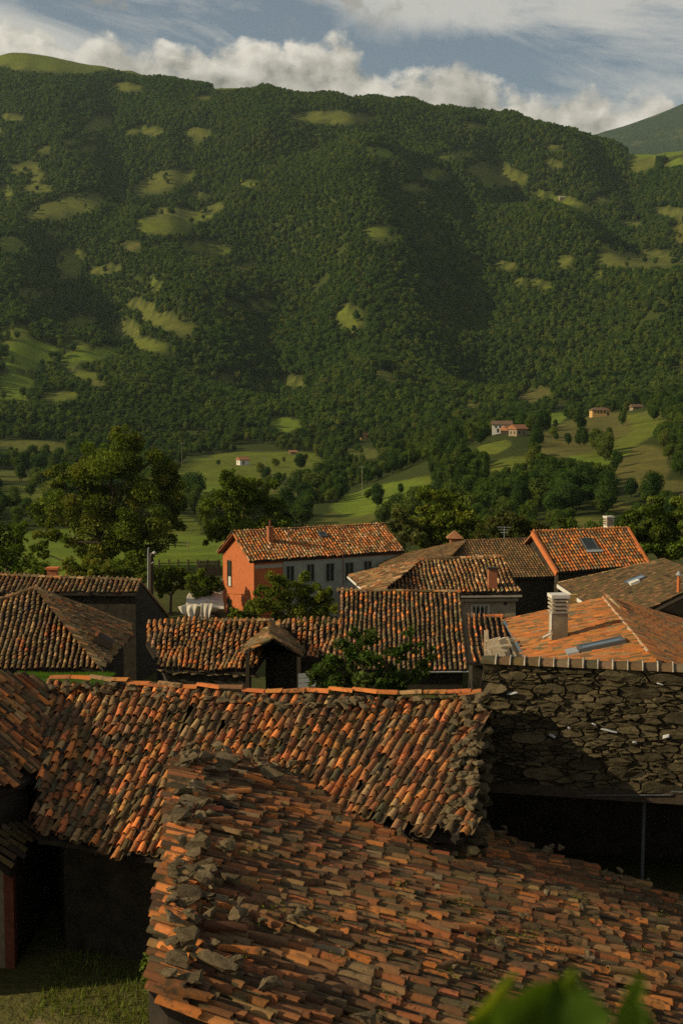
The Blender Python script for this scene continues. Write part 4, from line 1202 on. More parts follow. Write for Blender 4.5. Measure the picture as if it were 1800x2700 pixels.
# ---- barn roof facing the camera (dark tiles with scattered new orange ones)
h = thing('old_barn', 'old barn whose dark tile roof is patched with bright orange tiles', 'barn', (3, 66, -14.5))
f5 = Face(W(897, 1561, 69), -1.5, 27.5, px=[(892, 1558), (1000, 1566), (1214, 1562), (1229, 1766), (884, 1768)])
roof = tile_roof(h, [f5], TS_R5, pu=0.25, ex=0.31, jit=0.5, sag=0.03, wob=0.02, seed=27, eave_jit=0.03, skews=[(-0.01, 0.0)])
ridge_tiles(roof, f5.at(*f5.poly[0], 0.06), f5.at(*f5.poly[2], 0.06), TS_OLD, 0.4, seed=12)
p = f5.world()
ring = inset_ring([p[4], p[3], p[2] + (0, 0, 0), p[2] + (0, 5.0, -2.6), p[0] + (0, 5.0, -2.6), p[0]], 0.35, 0.2)
walls_ring(h, ring, -14.8, M['dark_wall'])
V, Q = tube_vq([p[4] + (2.1, 0, -0.1), p[3] + (0.1, 0, -0.1)], [0.05, 0.05], 6); link('gutter', mesh_np('gutter', V, Q), M['metal'], h)
back_slab(roof, p[0], p[2], p[4], p[3])

# ---- small lean-to between the barn and the new roof
h = thing('small_lean_to', 'small shaded lean-to with a few bright orange tiles beside scaffold', 'shed', (6.8, 58, -13.8))
f4d = Face(W(1226, 1626, 61), 0, 24, px=[(1226, 1625), (1346, 1627), (1372, 1745), (1236, 1745)])
roof = tile_roof(h, [f4d], TS_MID, pu=0.27, ex=0.33, jit=0.4, seed=28)
ridge_tiles(roof, f4d.at(*f4d.hit(1285, 1626), 0.06), f4d.at(*f4d.hit(1346, 1627), 0.06), TS_O8, 0.42, seed=13, jit=0.2)
p = f4d.world()
walls_ring(h, inset_ring([p[3], p[2], p[1], p[0]], 0.3, 0.2), -14.4, M['dark_wall'])

# ---- shed with porch gable, centre left
h = thing('tiled_shed', 'low shed with wavy orange tile roof and a dark open porch gable', 'shed', (-4, 57, -14))
A4 = W(470, 1640, 58.5)
f4 = Face(A4, -4, 22, px=[(398, 1640), (540, 1640), (722, 1638), (722, 1690), (668, 1768), (560, 1766), (425, 1760), (384, 1690)])
f4c = Face(A4, -4, 22, px=[(722, 1645), (900, 1638), (900, 1740), (830, 1736), (800, 1725), (765, 1668)])
pr0 = W(722, 1642, 58.0); 
f4l = Face(pr0, -84, 26, px=[(722, 1642), (722, 1682), (640, 1722), (655, 1690)])
f4r = Face(pr0, 96, 36, px=[(722, 1642), (722, 1682), (800, 1732), (775, 1670)])
tile_roof(h, [f4l, f4r], TS_OLD, pu=0.24, ex=0.30, jit=0.7, seed=129, sag=0.03, most=120, deck_th=0.05)
roof = tile_roof(h, [f4, f4c], TS_R4, pu=0.25, ex=0.31, jit=0.75, sag=0.08, wob=0.06, seed=29, skews=[(0.12, -0.05), None], lift=0.02)
p = f4.world(); pc_ = f4c.world()
walls_ring(h, inset_ring([p[6], p[4], (p[4][0], p[4][1] + 3.2, p[4][2] + 1.0), (p[0][0], p[0][1], p[0][2])], 0.35, 0.2), -14.2, M['dark_wall'])
walls_ring(h, inset_ring([(p[4][0] + 0.2, p[4][1] + 2.2, p[4][2] + 0.7), (pc_[2][0], pc_[2][1] + 0.3, pc_[2][2]), (pc_[1][0], pc_[1][1], pc_[1][2]), (p[2][0], p[2][1], p[2][2])], 0.2, 0.2), -14.2, M['dark_wall'], 'back_wall')
rgl = np.random.default_rng(44)
for i in range(12):       # flat stones under the eave
    q = p[6] + (p[4] - p[6]) * (i / 11.0) + np.array([0, 0.15, -0.22 + rgl.normal(0, 0.03)])
    put_rock(roof, q, (0.26, 0.3, 0.06), rgl, ROCKS, 'eave_stone')
ridge_tiles(roof, p[1] + (0, 0, 0.05), p[2] + (0, 0, 0.05), TS_OLD, 0.42, seed=14)
ridge_tiles(roof, f4l.at(*f4l.poly[0], 0.05), f4l.at(*f4l.poly[1], 0.05), TS_R4, 0.36, seed=15)
for sx in (-1, 1):
    q = f4l.at(*f4l.poly[2]) if sx < 0 else f4r.at(*f4r.poly[2])
    link('post', box_mesh('post', (q[0] - sx * 0.2, q[1] + 0.1, q[2] - 1.6), (0.16, 0.16, 3.1)), M['timber'], h)

# ---- pavilion roof at the left, and the barn behind it
h = thing('pavilion_roof_house', 'old house with pointed hip roof of grey-brown tiles above the grass bank', 'house', (-14, 58, -14))
ap = W(100, 1552, 60)
f3 = Face(ap, 5.5, 24, px=[(100, 1552), (274, 1762), (-260, 1768), (-260, 1640), (-60, 1600)])
f3r = Face(ap, 95.5, 28, px=[(100, 1552), (274, 1762), (350, 1672), (342, 1646)])
roof = tile_roof(h, [f3, f3r], TS_OLD, pu=0.245, ex=0.30, jit=0.6, sag=0.03, wob=0.025, seed=30)
ridge_tiles(roof, f3.at(*f3.poly[0], 0.05), f3.at(*f3.poly[1], 0.05), TS_R6, 0.36, seed=16)
ridge_tiles(roof, f3.at(*f3.hit(-60, 1603), 0.05), f3.at(*f3.poly[0], 0.05), TS_R6, 0.36, seed=17, scale=1.6)
p = f3.world(); pr = f3r.world()
walls_ring(h, inset_ring([p[2], p[1], pr[2], pr[2] + (-6, 3, 0), p[2] + (0, 8, 0)], 0.45, 0.2), -14.4, M['dark_wall'])
ud, vd = f3r.hit(262, 1700)
dm = face_part(f3r, 'roof_hatch', roof, M['timber'], ud - 0.5, ud + 0.4, vd - 0.3, vd + 0.5, 0.05, 0.42)
face_part(f3r, 'hatch_frame', roof, M['orange_trim'], ud - 0.55, ud + 0.45, vd - 0.36, vd - 0.24, 0.40, 0.5)

h = thing('back_barn', 'dark barn with narrow tile roof and brick chimney behind the pavilion roof', 'barn', (-14, 68, -14.5))
f3b = Face(W(0, 1517, 68), -4, 25, px=[(-250, 1508), (0, 1517), (374, 1532), (360, 1564), (0, 1562), (-250, 1560)])
roof = tile_roof(h, [f3b], TS_OLD, pu=0.255, ex=0.31, jit=0.5, sag=0.02, wob=0.02, seed=31)
ridge_tiles(roof, f3b.at(*f3b.poly[0], 0.05), f3b.at(*f3b.poly[2], 0.05), TS_OLD, 0.42, seed=18)
p = f3b.world()
bk = W(442, 1628, 73)
ring = [tuple(p[5] + (0, .3, -0.1)), tuple(p[3] + (-0.1, .3, -0.1)), tuple(p[2] + (-0.05, 0, -0.12)), tuple(bk), (bk[0] - 8, bk[1], bk[2]), tuple(p[0] + (0, 0, -0.1))]
walls_ring(h, ring, -14.8, M['dark_wall'])
V = np.array([p[2], bk + (0.1, 0.1, 0.1), bk + (-8, 0.1, 0.1), p[0]]); V = np.concatenate([V, V - (0, 0, 0.12)])
link('back_slope', mesh_np('back_slope', V, [[0, 1, 2, 3], [7, 6, 5, 4], [0, 4, 5, 1], [1, 5, 6, 2]]), M['deck_tile'], roof)
chimney(h, W(140, 1520, 68) + (0, 0, -0.25), 0.5, 0.5, 0.65, M['brick'], 0.0, capmat=M['orange_trim'])

# ---- grass bank below the pavilion roof
g0, g1 = W(28, 1787, 45), W(291, 1790, 45)
bank = []
nx, ny = 40, 6
for j in range(ny):
    for i in range(nx):
        s, t = i / (nx - 1), j / (ny - 1)
        q = g0 + (g1 - g0) * s + np.array([0, 1.1 * t, -0.06 * t + 0.02 * math.sin(7 * s + 2 * t)])
        bank.append(q)
ii = np.arange(nx * ny).reshape(ny, nx)
Qb = [list(x) for x in np.stack([ii[:-1, :-1], ii[:-1, 1:], ii[1:, 1:], ii[1:, :-1]], -1).reshape(-1, 4)]
n0 = len(bank)
for i in range(nx): bank.append(bank[i] + np.array([0, 0.02, -6.0]))
for i in range(nx - 1): Qb.append([n0 + i, n0 + i + 1, i + 1, i])
gm, b = new_mat('lush_grass')
n_ = b.noise(pos(b), 3.0, 4, 0.6)
finish(b, b.mix(n_, (0.05, 0.10, 0.012, 1), (0.10, 0.17, 0.02, 1)), 0.9, None)
tag(link('grass_bank', mesh_np('grass_bank', bank, Qb), gm), kind='structure')
def blades(name, pts, hmin, hmax, w, tints, label, rng, parent=None):
    n = len(pts)
    a = rng.uniform(0, 6.28, n); hh = rng.uniform(hmin, hmax, n)
    s = np.stack([np.cos(a) * w, np.sin(a) * w, np.zeros(n)], 1)
    lean = np.stack([rng.normal(0, 0.3, n), rng.normal(0, 0.3, n), np.ones(n)], 1) * hh[:, None]
    V = np.stack([pts - s, pts + s, pts + lean], 1).reshape(-1, 3)
    T = np.repeat(np.array(tints)[rng.integers(len(tints), size=n)] * rng.uniform(0.7, 1.3, (n, 1)), 3, 0)
    o = link(name, mesh_np(name, V, np.arange(3 * n).reshape(-1, 3), tint=T), M['leaf'], parent)
    return tag(o, label, 'grass' if label else None, kind='stuff')
rg = np.random.default_rng(8)
s_, t_ = rg.random(5000), rg.random(5000)
bp = g0 + (g1 - g0) * s_[:, None] + np.stack([0 * t_, 1.1 * t_, -0.06 * t_ + 0.02 * np.sin(7 * s_ + 2 * t_) - 0.02], 1)
blades('grass', bp, 0.06, 0.14, 0.012, [(0.09, 0.17, 0.02), (0.07, 0.14, 0.015)], 'lush bright green grass on the bank below the pavilion roof', rg)
ROCK_SCALE = 0.72
# ------------------------------------------------------------------ middle barn
h = thing('ridge_barn', 'long barn with stone-weighted ridge and rows of orange and brown tiles', 'barn', (-1.5, 20, -8.2))
AM = W(0, 1792, 22.3)
fm = Face(AM, -14, 21, px=[(118, 1798), (300, 1812), (700, 1838), (1000, 1846), (1252, 1842), (1262, 1900), (1244, 2010), (1226, 2196), (1200, 2204), (1100, 2192), (1000, 2172), (880, 2140), (800, 2290), (560, 2272), (440, 2258), (300, 2240), (200, 2215), (98, 2202), (94, 2050), (108, 1900)])
fw_ = Face(W(118, 1800, 22.0), 78, 43, px=[(118, 1800), (124, 1900), (106, 2040), (0, 2085), (-260, 2090), (-260, 1740), (40, 1785)])
roof = tile_roof(h, [fm, fw_], TS_MID, pu=0.164, ex=0.25, jit=0.85, sag=0.05, wob=0.035, skews=[(0.24, -0.17), None], seed=33, channels=TS_FGC, most=300, eave_jit=0.10, drop=0.015, tilt=0.11, deck_th=0.06, topgap=0.2)
rg = np.random.default_rng(71)
# ridge: lying tiles and stones
cap = [fm.at(*fm.hit(x, y), 0.09) for x, y in ((150, 1796), (300, 1806), (480, 1822), (700, 1834), (1000, 1840), (1270, 1838))]
TS_CAP = TileSet(dict(bright=2, orange=4, tan=1.5, brown=1), M['tile_old'], r=0.07, h=0.05, L=0.40, seg=5, K=20, seed=41, chip=True)
for a_, b_ in zip(cap[:-1], cap[1:]):
    ridge_tiles(roof, a_, b_, TS_CAP, 0.40, seed=int(rg.integers(999)), scale=1.15, jit=1.0, sink=0.0)
for k in range(90):
    x = rg.uniform(130, 1290)
    y = np.interp(x, [150, 300, 480, 700, 1000, 1270], [1803, 1813, 1830, 1843, 1850, 1846]) + rg.uniform(2, 30)
    if x > 1130: y -= 12
    s = rg.uniform(0.06, 0.15)
    put_rock(roof, fm.at(*fm.hit(x, y), 0.085), (s * 1.4, s, s * 0.55), rg, ROCKS, 'ridge_stone')
for k in range(80):      # stones along the right verge
    t = rg.random()
    x = 1252 - 36 * t + rg.uniform(-45, 28); y = 1850 + 340 * t
    s = rg.uniform(0.06, 0.14)
    put_rock(roof, fm.at(*fm.hit(x, y), 0.07), (s * 1.2, s, s * 0.6), rg, ROCKS, 'verge_stone')
for k in range(46):      # stones along the far left slope and the eave
    x = rg.uniform(0, 1180); y = rg.uniform(1850, 2200)
    if x > 470 and y > 1990: continue
    s = rg.uniform(0.03, 0.07)
    put_rock(roof, fm.at(*fm.hit(x, y), 0.12), (s * 1.4, s, s * 0.7), rg, ROCKS, 'roof_stone')
p = fm.world()
# right verge wall in rough stone: courses of stones
vt, vb_ = fm.at(*fm.hit(1262, 1842)), fm.at(*fm.hit(1228, 2190))
vd = vb_ - vt; Lv = np.linalg.norm(vd[:2])
SN = [rock_mesh(500 + i, 0.07, 0, 18) for i in range(10)]
for me_ in SN: me_.materials.append(M['stone'])
for k in range(110):
    t = rg.random(); dz = rg.uniform(0, 2.4)
    q = vt + vd * t + np.array([0.12 + rg.uniform(-0.05, 0.05), 0, -dz - 0.05])
    put_rock(h, q, (rg.uniform(0.1, 0.22), rg.uniform(0.12, 0.25), rg.uniform(0.05, 0.12)), rg, SN, 'gable_stone', ax=(rg.normal(0, .1), rg.normal(0, .1), 1.3 + rg.normal(0, .2)))
ring = [tuple(fm.at(*fm.hit(130, 2170)) + (0.1, 0.5, -0.25)), tuple(fm.at(*fm.hit(800, 2262)) + (0, 0.5, -0.25)), tuple(vb_ + (-0.1, 0.1, -0.2)), tuple(vt + (0, 0.02, -0.15)), tuple(p[0] + (0, 0.05, -0.15))]
ring.insert(4, tuple(vt + (0.0, 3.4, -1.5))); ring.insert(5, tuple(p[0] + (0.6, 3.9, -1.5)))
walls_ring(h, ring, -9.5, M['dark_wall'])
V = np.array([vt + (0.05, 0, -0.03), vt + (0.05, 3.5, -1.4), p[0] + (0.6, 4.0, -1.4), p[0] + (0, 0, -0.03)]); V = np.concatenate([V, V - (0, 0, 0.12)])
link('back_slope', mesh_np('back_slope', V, [[0, 1, 2, 3], [7, 6, 5, 4], [0, 4, 5, 1], [1, 5, 6, 2]]), M['deck_tile'], roof)
pw_ = fw_.world()
walls_ring(h, inset_ring([pw_[2], pw_[3], pw_[4], pw_[5], pw_[0]], 0.2, 0.12), -9.5, M['dark_wall'], 'wing_wall')
eb0, eb1 = fm.at(*fm.hit(425, 2238), -0.28), fm.at(*fm.hit(560, 2262), -0.28)
V, Q = tube_vq([eb0, eb1], [0.05, 0.05], 4); link('eave_beam', mesh_np('eave_beam', V, Q), M['wood'], h)

# ------------------------------------------------------------------ rubble stone wall at the right
h = thing('stone_barn', 'rubble stone wall with tile coping above a dark open bay', 'barn', (4, 20.6, -8.3))
w0, w1 = W(1270, 1735, 20.9), W(1800, 1757, 20.2)
sw = VWall(np.array([w0[0], w0[1], 0]), (w1 - w0)[:2])
zc = w0[2] - 0.06
LW = 6.2
zbot = sw.hit(1600, 2083)[1]
joint = sw.part('wall', h, M['joint'], 0.02, LW, -0.5, -0.035, zbot + 0.02, zc)
sw.part('lintel', h, M['timber'], 0.0, LW, -0.45, 0.02, zbot - 0.16, zbot + 0.015)
sw.part('bay_back', h, M['dark_wall'], 0.0, LW, -3.2, -3.0, -9.5, zbot)  # recess runs full width, its darkness replacing the shaded pier at left
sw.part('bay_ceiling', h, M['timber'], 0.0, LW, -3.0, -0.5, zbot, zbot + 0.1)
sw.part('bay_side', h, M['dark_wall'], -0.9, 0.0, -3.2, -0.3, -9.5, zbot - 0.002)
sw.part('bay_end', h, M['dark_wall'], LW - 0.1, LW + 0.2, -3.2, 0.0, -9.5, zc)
rs = np.random.default_rng(17)
def rubble(u0, u1, z0, z1, seed, rmin=0.09, rmax=0.36, asp=3.0):
    """irregular close-fitting stones: a weighted Voronoi pattern stretched along the courses"""
    g = np.random.default_rng(seed); S, R_ = [], []
    Zr = (z1 - z0) * asp
    for _ in range(6000):
        r = g.uniform(rmin, rmax) if g.random() > 0.25 else g.uniform(rmin * 0.6, rmin)
        c = np.array([g.uniform(0, u1 - u0), g.uniform(0, Zr)])
        if all(np.hypot(*(c - q)) > 0.78 * (r + k) for q, k in zip(S, R_)): S.append(c); R_.append(r)
    out = []
    for i, c in enumerate(S):
        poly = [np.array(q, float) for q in ((0, 0), (u1 - u0, 0), (u1 - u0, Zr), (0, Zr))]
        for j, q in enumerate(S):
            if i == j or np.hypot(*(q - c)) > 1.3: continue
            nn = q - c; L_ = np.linalg.norm(nn); nn = nn / L_
            off = (L_ * L_ + R_[i] ** 2 - R_[j] ** 2) / (2 * L_)
            nw = []
            for a_ in range(len(poly)):
                A_, B_ = poly[a_], poly[(a_ + 1) % len(poly)]
                da, db = (A_ - c) @ nn - off, (B_ - c) @ nn - off
                if da <= 0: nw.append(A_)
                if da * db < 0: nw.append(A_ + (B_ - A_) * (da / (da - db)))
            poly = nw
            if len(poly) < 3: break
        if len(poly) >= 3: out.append([(p_[0] + u0, p_[1] / asp + z0) for p_ in poly])
    return out
def stone_block(poly):
    P_ = np.array(poly); c = P_.mean(0)
    ring_ = []
    for i in range(len(P_)):
        A_, B_ = P_[i], P_[(i + 1) % len(P_)]
        L_ = np.linalg.norm(B_ - A_)
        if L_ < 0.015: continue
        ring_.append(A_ + (c - A_) * rs.uniform(0.0, 0.07))
        if L_ > 0.12: ring_.append((A_ + B_) / 2 + rs.normal(0, 0.010, 2))
    ring_ = np.array(ring_)
    d_ = c - ring_; dl = np.linalg.norm(d_, axis=1)[:, None]
    ring_ = ring_ + d_ / dl * np.minimum(0.006, dl * 0.2)
    inn = ring_ + d_ / dl * np.minimum(0.013, dl * 0.3)
    pr = rs.uniform(-0.02, 0.06); tx, tz = rs.normal(0, 0.16), rs.normal(-0.05, 0.2)
    def w3(q, n_): return sw.O + sw.U * q[0] + sw.N * n_ + sw.Z * q[1]
    m = len(ring_)
    V = [w3(q, -0.2) for q in ring_] + [w3(q, pr - 0.03 + rs.normal(0, 0.008)) for q in ring_]
    V += [w3(q, pr + tx * (q[0] - c[0]) + tz * (q[1] - c[1]) + rs.normal(0, 0.010)) for q in inn] + [w3(c, pr + rs.normal(0.004, 0.014))]
    Q = []
    for i in range(m):
        j = (i + 1) % m
        Q.append([i, j, m + j, m + i]); Q.append([m + i, m + j, 2 * m + j, 2 * m + i]); Q.append([2 * m + i, 2 * m + j, 3 * m])
    return V, Q
cells = [(c,) for c in rubble(0.0, 4.3, zbot, zc - 0.02, 17)]
for c in cells:
    V, Q = stone_block(*c)
    link('stone', mesh_np('stone', V, Q), M['stone'], joint)
for px_, py_, a_, b_ in ((1605, 1924, 0.22, 0.03), (1565, 1908, 0.07, 0.03), (1455, 1938, 0.10, 0.035), (1350, 1826, 0.17, 0.035), (1672, 1955, 0.07, 0.03), (1755, 1940, 0.10, 0.055), (1740, 1802, 0.1, 0.02), (1500, 1918, 0.06, 0.025)):
    u, z = sw.hit(px_, py_)
    o = put_rock(joint, sw.O + sw.U * u + sw.N * 0.06 + sw.Z * z, (a_, 0.06, b_), rs, SN, 'slate_shard', ax=(rs.normal(-0.3, .15), rs.normal(0, .25), -0.22))
    o.material_slots[0].link = 'OBJECT'; o.material_slots[0].material = M['slate']
# coping: lichened half-round tiles lying along the wall, mortar rings between them
TS_COP = TileSet(dict(grey=3, umber=4, dark=2), M['tile_old'], r=0.13, h=0.11, L=0.24, seg=6, K=10, seed=61)
nC = int(LW / 0.235)
for i in range(nC):
    u = i * 0.235 + 0.235
    slope = -0.0 * u
    P_ = sw.O + sw.U * u + sw.N * -0.10 + sw.Z * (zc - 0.015)
    o = bpy.data.objects.new('coping_tile', TS_COP.items[TS_COP.pick(rs)][3]); COL.objects.link(o); o.parent = joint
    X = -sw.N; Y = sw.U; Z = np.cross(X, Y)
    if Z[2] < 0: X = -X; Z = -Z
    o.matrix_local = Matrix.Translation(-root_loc(joint)) @ Matrix(((X[0] * 1.6, Y[0], Z[0], P_[0]), (X[1] * 1.6, Y[1], Z[1], P_[1]), (X[2] * 1.6, Y[2], Z[2], P_[2]), (0, 0, 0, 1)))
    ths = np.linspace(0, math.pi, 8)
    arc = [P_ - sw.N * 0.212 * math.cos(t) + sw.Z * 0.114 * math.sin(t) - sw.U * 0.0 for t in ths]
    V, Q = tube_vq(arc, [0.011 + rs.uniform(0, 0.006)] * 8, 5)
    link('coping_joint', mesh_np('coping_joint', V, Q), M['mortar'], joint)
gu0, gz0 = sw.hit(1545, 2095); gu1, gz1 = sw.hit(1768, 2094)
gp = [sw.O + sw.U * gu0 + sw.N * 0.05 + sw.Z * gz0, sw.O + sw.U * (gu1 - 0.02) + sw.N * 0.05 + sw.Z * (gz1), sw.O + sw.U * gu1 + sw.N * 0.05 + sw.Z * (gz1 + 0.06), sw.O + sw.U * LW + sw.N * 0.05 + sw.Z * (gz1 + 0.065)]
tube('gutter', gp, [0.011] * 4, M['dull_metal'], h)
du, dz_ = sw.hit(1694, 2102)
tube('downpipe', [sw.O + sw.U * (du + 0.03) + sw.N * -0.55 + sw.Z * dz_, sw.O + sw.U * du + sw.N * -0.55 + sw.Z * -9.3], [0.03, 0.03], M['dull_metal'], h)

# ------------------------------------------------------------------ foreground barn
h = thing('foreground_barn', 'nearest barn roof of weathered brown tiles with heavy lichen stones along its edge', 'barn', (1.5, 14, -8.2))
n0_, n1_ = WZ(412, 2585, -5.0), WZ(478, 1998, -5.0)
dU = n1_ - n0_
yawf = math.degrees(math.atan2(dU[1], dU[0]))
ff = Face(n0_, yawf, 18.6, px=[(400, 2590), (460, 2010), (486, 1990), (560, 1983), (720, 2012), (860, 2062), (1000, 2108), (1200, 2152), (1330, 2198), (1500, 2262), (1660, 2318), (1800, 2376), (2050, 2480), (2300, 2900), (1700, 3100), (1100, 2950), (800, 2830), (650, 2752), (540, 2700), (450, 2655)])
a0, a1 = ff.hit(412, 2590), ff.hit(560, 2692)
k0 = (a1[0] - a0[0]) / (a1[1] - a0[1])
roof = tile_roof(h, [ff], TS_FG, pu=0.168, ex=0.30, jit=0.5, sag=0.05, wob=0.035, skews=[(k0 * 0.6, 0.03)], seed=35, channels=TS_FGC, most=300, eave_jit=0.05, drop=0.012, tilt=0.12, deck_th=0.34, topgap=0.30)
rg = np.random.default_rng(99)
Lr = np.linalg.norm(dU)
for k in range(96):       # heavy stones along the upper edge
    u = rg.uniform(-0.05, Lr); big = rg.random() < 0.55
    s = rg.uniform(0.09, 0.17) if big else rg.uniform(0.04, 0.08)
    v = rg.uniform(0.02, 0.30) if rg.random() < 0.75 else rg.uniform(0.3, 0.7)
    put_rock(roof, ff.at(u, v, 0.085 + s * 0.22), (s * rg.uniform(1.1, 1.9), s * 1.1, s * rg.uniform(0.35, 0.65)), rg, ROCKS_FINE, 'ridge_stone')
for (u, v, sx, sy, sz, az_) in ((0.3, 0.5, 0.34, 0.12, 0.09, -0.35), (0.62, 0.2, 0.2, 0.16, 0.13, 0.2), (1.5, 0.72, 0.20, 0.15, 0.13, 0.5), (0.15, 1.0, 0.2, 0.13, 0.1, 0.4), (1.75, 0.2, 0.25, 0.14, 0.12, 0.1), (2.3, 0.35, 0.18, 0.13, 0.1, 0), (0.02, 1.9, 0.22, 0.14, 0.12, 0.6), (3.4, 0.3, 0.2, 0.17, 0.12, 0), (6.9, 0.3, 0.2, 0.16, 0.13, 0), (7.1, 0.6, 0.3, 0.2, 0.13, 0), (7.2, 1.3, 0.3, 0.18, 0.12, 0.3)):
    o = put_rock(roof, ff.at(u, v, 0.12 + sz * 0.6), (sx, sy, sz), rg, ROCKS_FINE, 'ridge_stone'); o.rotation_euler = (0.1, 0.25, az_)
edge = [(480, 1992), (560, 1990), (720, 2020), (860, 2070), (1000, 2115), (1200, 2160), (1330, 2205), (1500, 2270), (1660, 2325), (1800, 2382)]
for k in range(84):       # stones along the far verge and scattered over the slope
    if k < 52:
        t = rg.uniform(0, len(edge) - 1.001); i = int(t); t -= i
        x = edge[i][0] * (1 - t) + edge[i + 1][0] * t; y = edge[i][1] * (1 - t) + edge[i + 1][1] * t + abs(rg.normal(0, 22))
        s = rg.uniform(0.05, 0.13)
    else:
        x = rg.uniform(560, 1800); y = rg.uniform(2080, 2600); s = rg.uniform(0.04, 0.10)
        if y < np.interp(x, [e[0] for e in edge], [e[1] for e in edge]) + 20: continue
    put_rock(roof, ff.at(*ff.hit(x, y), 0.13 + s * 0.3), (s * 1.3, s, s * 0.8), rg, ROCKS_FINE if s > 0.08 else ROCKS, 'roof_stone')
# tiles poking out along the upper edge
TSX = TileSet(dict(bright=3, orange=4, brown=1), M['tile_old'], r=0.07, h=0.066, L=0.34, seg=6, K=14, seed=81, chip=True)
for i in range(int(Lr / 0.165)):
    u = i * 0.165 + rg.normal(0, 0.04)
    X, Y, Z, P_ = place(ff, u, 0.30 + rg.normal(0, 0.05), 0.04, k0 * 0.7 * max(0, 1 - u / 5), rg, 0.9, 0.1)
    o = bpy.data.objects.new('edge_tile', TSX.items[TSX.pick(rg)][3]); COL.objects.link(o); o.parent = roof
    o.matrix_local = Matrix.Translation(-root_loc(roof)) @ Matrix(((X[0], Y[0], Z[0], P_[0]), (X[1], Y[1], Z[1], P_[1]), (X[2], Y[2], Z[2], P_[2]), (0, 0, 0, 1)))
# loose tiles lying askew
for i in range(42):
    x = rg.uniform(520, 1790); y = rg.uniform(2060, 2690)
    if y < np.interp(x, [e[0] for e in edge], [e[1] for e in edge]) + 25: continue
    uu, vv = ff.hit(x, y)
    X, Y, Z, P_ = place(ff, uu, vv, 0.10, rg.normal(0, 0.3), rg, 2.0, 0.12)
    o = bpy.data.objects.new('loose_tile', TS_FG.items[TS_FG.pick(rg)][3]); COL.objects.link(o); o.parent = roof
    o.matrix_local = Matrix.Translation(-root_loc(roof)) @ Matrix(((X[0], Y[0], Z[0], P_[0]), (X[1], Y[1], Z[1], P_[1]), (X[2], Y[2], Z[2], P_[2]), (0, 0, 0, 1)))
# moss and small plants between the tiles
mp_ = []
for i in range(70):
    x = rg.uniform(600, 1800); y = rg.uniform(2150, 2700)
    if x < 1150 and rg.random() < 0.6: continue
    if y < np.interp(x, [e[0] for e in edge], [e[1] for e in edge]) + 40: continue
    q = ff.at(*ff.hit(x, y), 0.10)
    mp_.append(q + rg.normal(0, 1, (int(rg.integers(8, 40)), 3)) * np.array([0.07, 0.07, 0.015]))
mp_ = np.concatenate(mp_)
V, Q = leaf_quads(mp_, 0.016, rg)
tag(link('moss', mesh_np('moss', V, Q, tint=np.repeat(np.array([[0.12, 0.14, 0.02]]) * rg.uniform(0.5, 1.3, (len(mp_), 1)), 4, 0)), M['leaf'], roof), kind='stuff')
p = [ff.at(*ff.hit(x, y)) for x, y in ((420, 2570), (475, 2020), (1700, 2370), (1700, 2900), (900, 2850))]
cx = np.mean(p, 0)
walls_ring(h, [(q[0] + (cx[0] - q[0]) * 0.05 + (0.35 if i < 2 else 0), q[1] + (cx[1] - q[1]) * 0.05, q[2] - 0.3) for i, q in enumerate(p)], -10.0, M['dark_wall'])

# ------------------------------------------------------------------ whitewashed house at the left edge
h = thing('whitewashed_house', 'white house corner with red-brown edge post cropped by the picture edge', 'house', (-6, 17, -8.2))
c0 = W(38, 2400, 18.2); zt = W(38, 2290, 18.2)[2]
X_ = np.array([1.0, 0, 0]); Y_ = np.array([0, 1.0, 0]); Z_ = np.array([0, 0, 1.0]); O_ = np.array([c0[0], c0[1], 0])
def hb(name, mat, *a):
    V, Q = obox(O_, X_, Y_, Z_, *a); return link(name, mesh_np(name, V, Q), mat, h)
hb('wall', M['beige'], -5.0, -0.14, 0.0, 3.2, -10, zt)
hb('corner_post', M['rust'], -0.14, 0.0, -0.02, 0.14, -10, zt + 0.002)
hb('side_wall', M['dark_wall'], -0.138, -0.01, 0.141, 3.2, -10, zt)  # flank of the white house coloured dark in place of shade
fl_ = Face(O_ + Z_ * (zt + 0.12) + X_ * 0.05, 90, 38, uv=[(-0.25, -4.2), (3.3, -4.2), (3.3, 0.02), (-0.25, 0.02)])
tile_roof(h, [fl_], TS_FGC, pu=0.2, ex=0.3, jit=0.4, seed=37, most=60)  # dark tile set puts the shade into this roof's colour

# ------------------------------------------------------------------ courtyard grass, stones, poles
rg = np.random.default_rng(5)
n = 9000
gx = rg.uniform(-4.2, -0.9, n); gy = rg.uniform(13.6, 19.5, n)
kp = fbm(gx * 1.3, gy * 1.3, 3, 14) > 0.42
gx, gy = gx[kp], gy[kp]
blades('courtyard_grass', np.stack([gx, gy, terrain_z(gx, gy) - 0.01], 1), 0.04, 0.13, 0.012, [(0.17, 0.20, 0.035), (0.13, 0.17, 0.028), (0.20, 0.18, 0.05)], 'short patchy grass in the shaded yard beside the nearest barn', rg)
q0 = WZ(438, 2590, -8.0)
cp, _k = blob_points(1500, [(0, 0, 0.25, 0.36, 0.36, 0.3), (0.3, 0.1, 0.15, 0.25, 0.25, 0.2)], rg, 0.9)
V, Q = leaf_quads(cp + q0, 0.035, rg)
wd = link('weed_clump', mesh_np('weed_clump', V - q0, Q, tint=np.repeat(np.array([[0.10, 0.15, 0.02]]) * rg.uniform(0.6, 1.3, (len(cp), 1)), 4, 0)), M['leaf'], None, loc=Vector(q0))
tag(wd, 'small bright green weed clump beside the edge of the nearest barn', 'weeds')
q1 = WZ(125, 2702, -7.75)
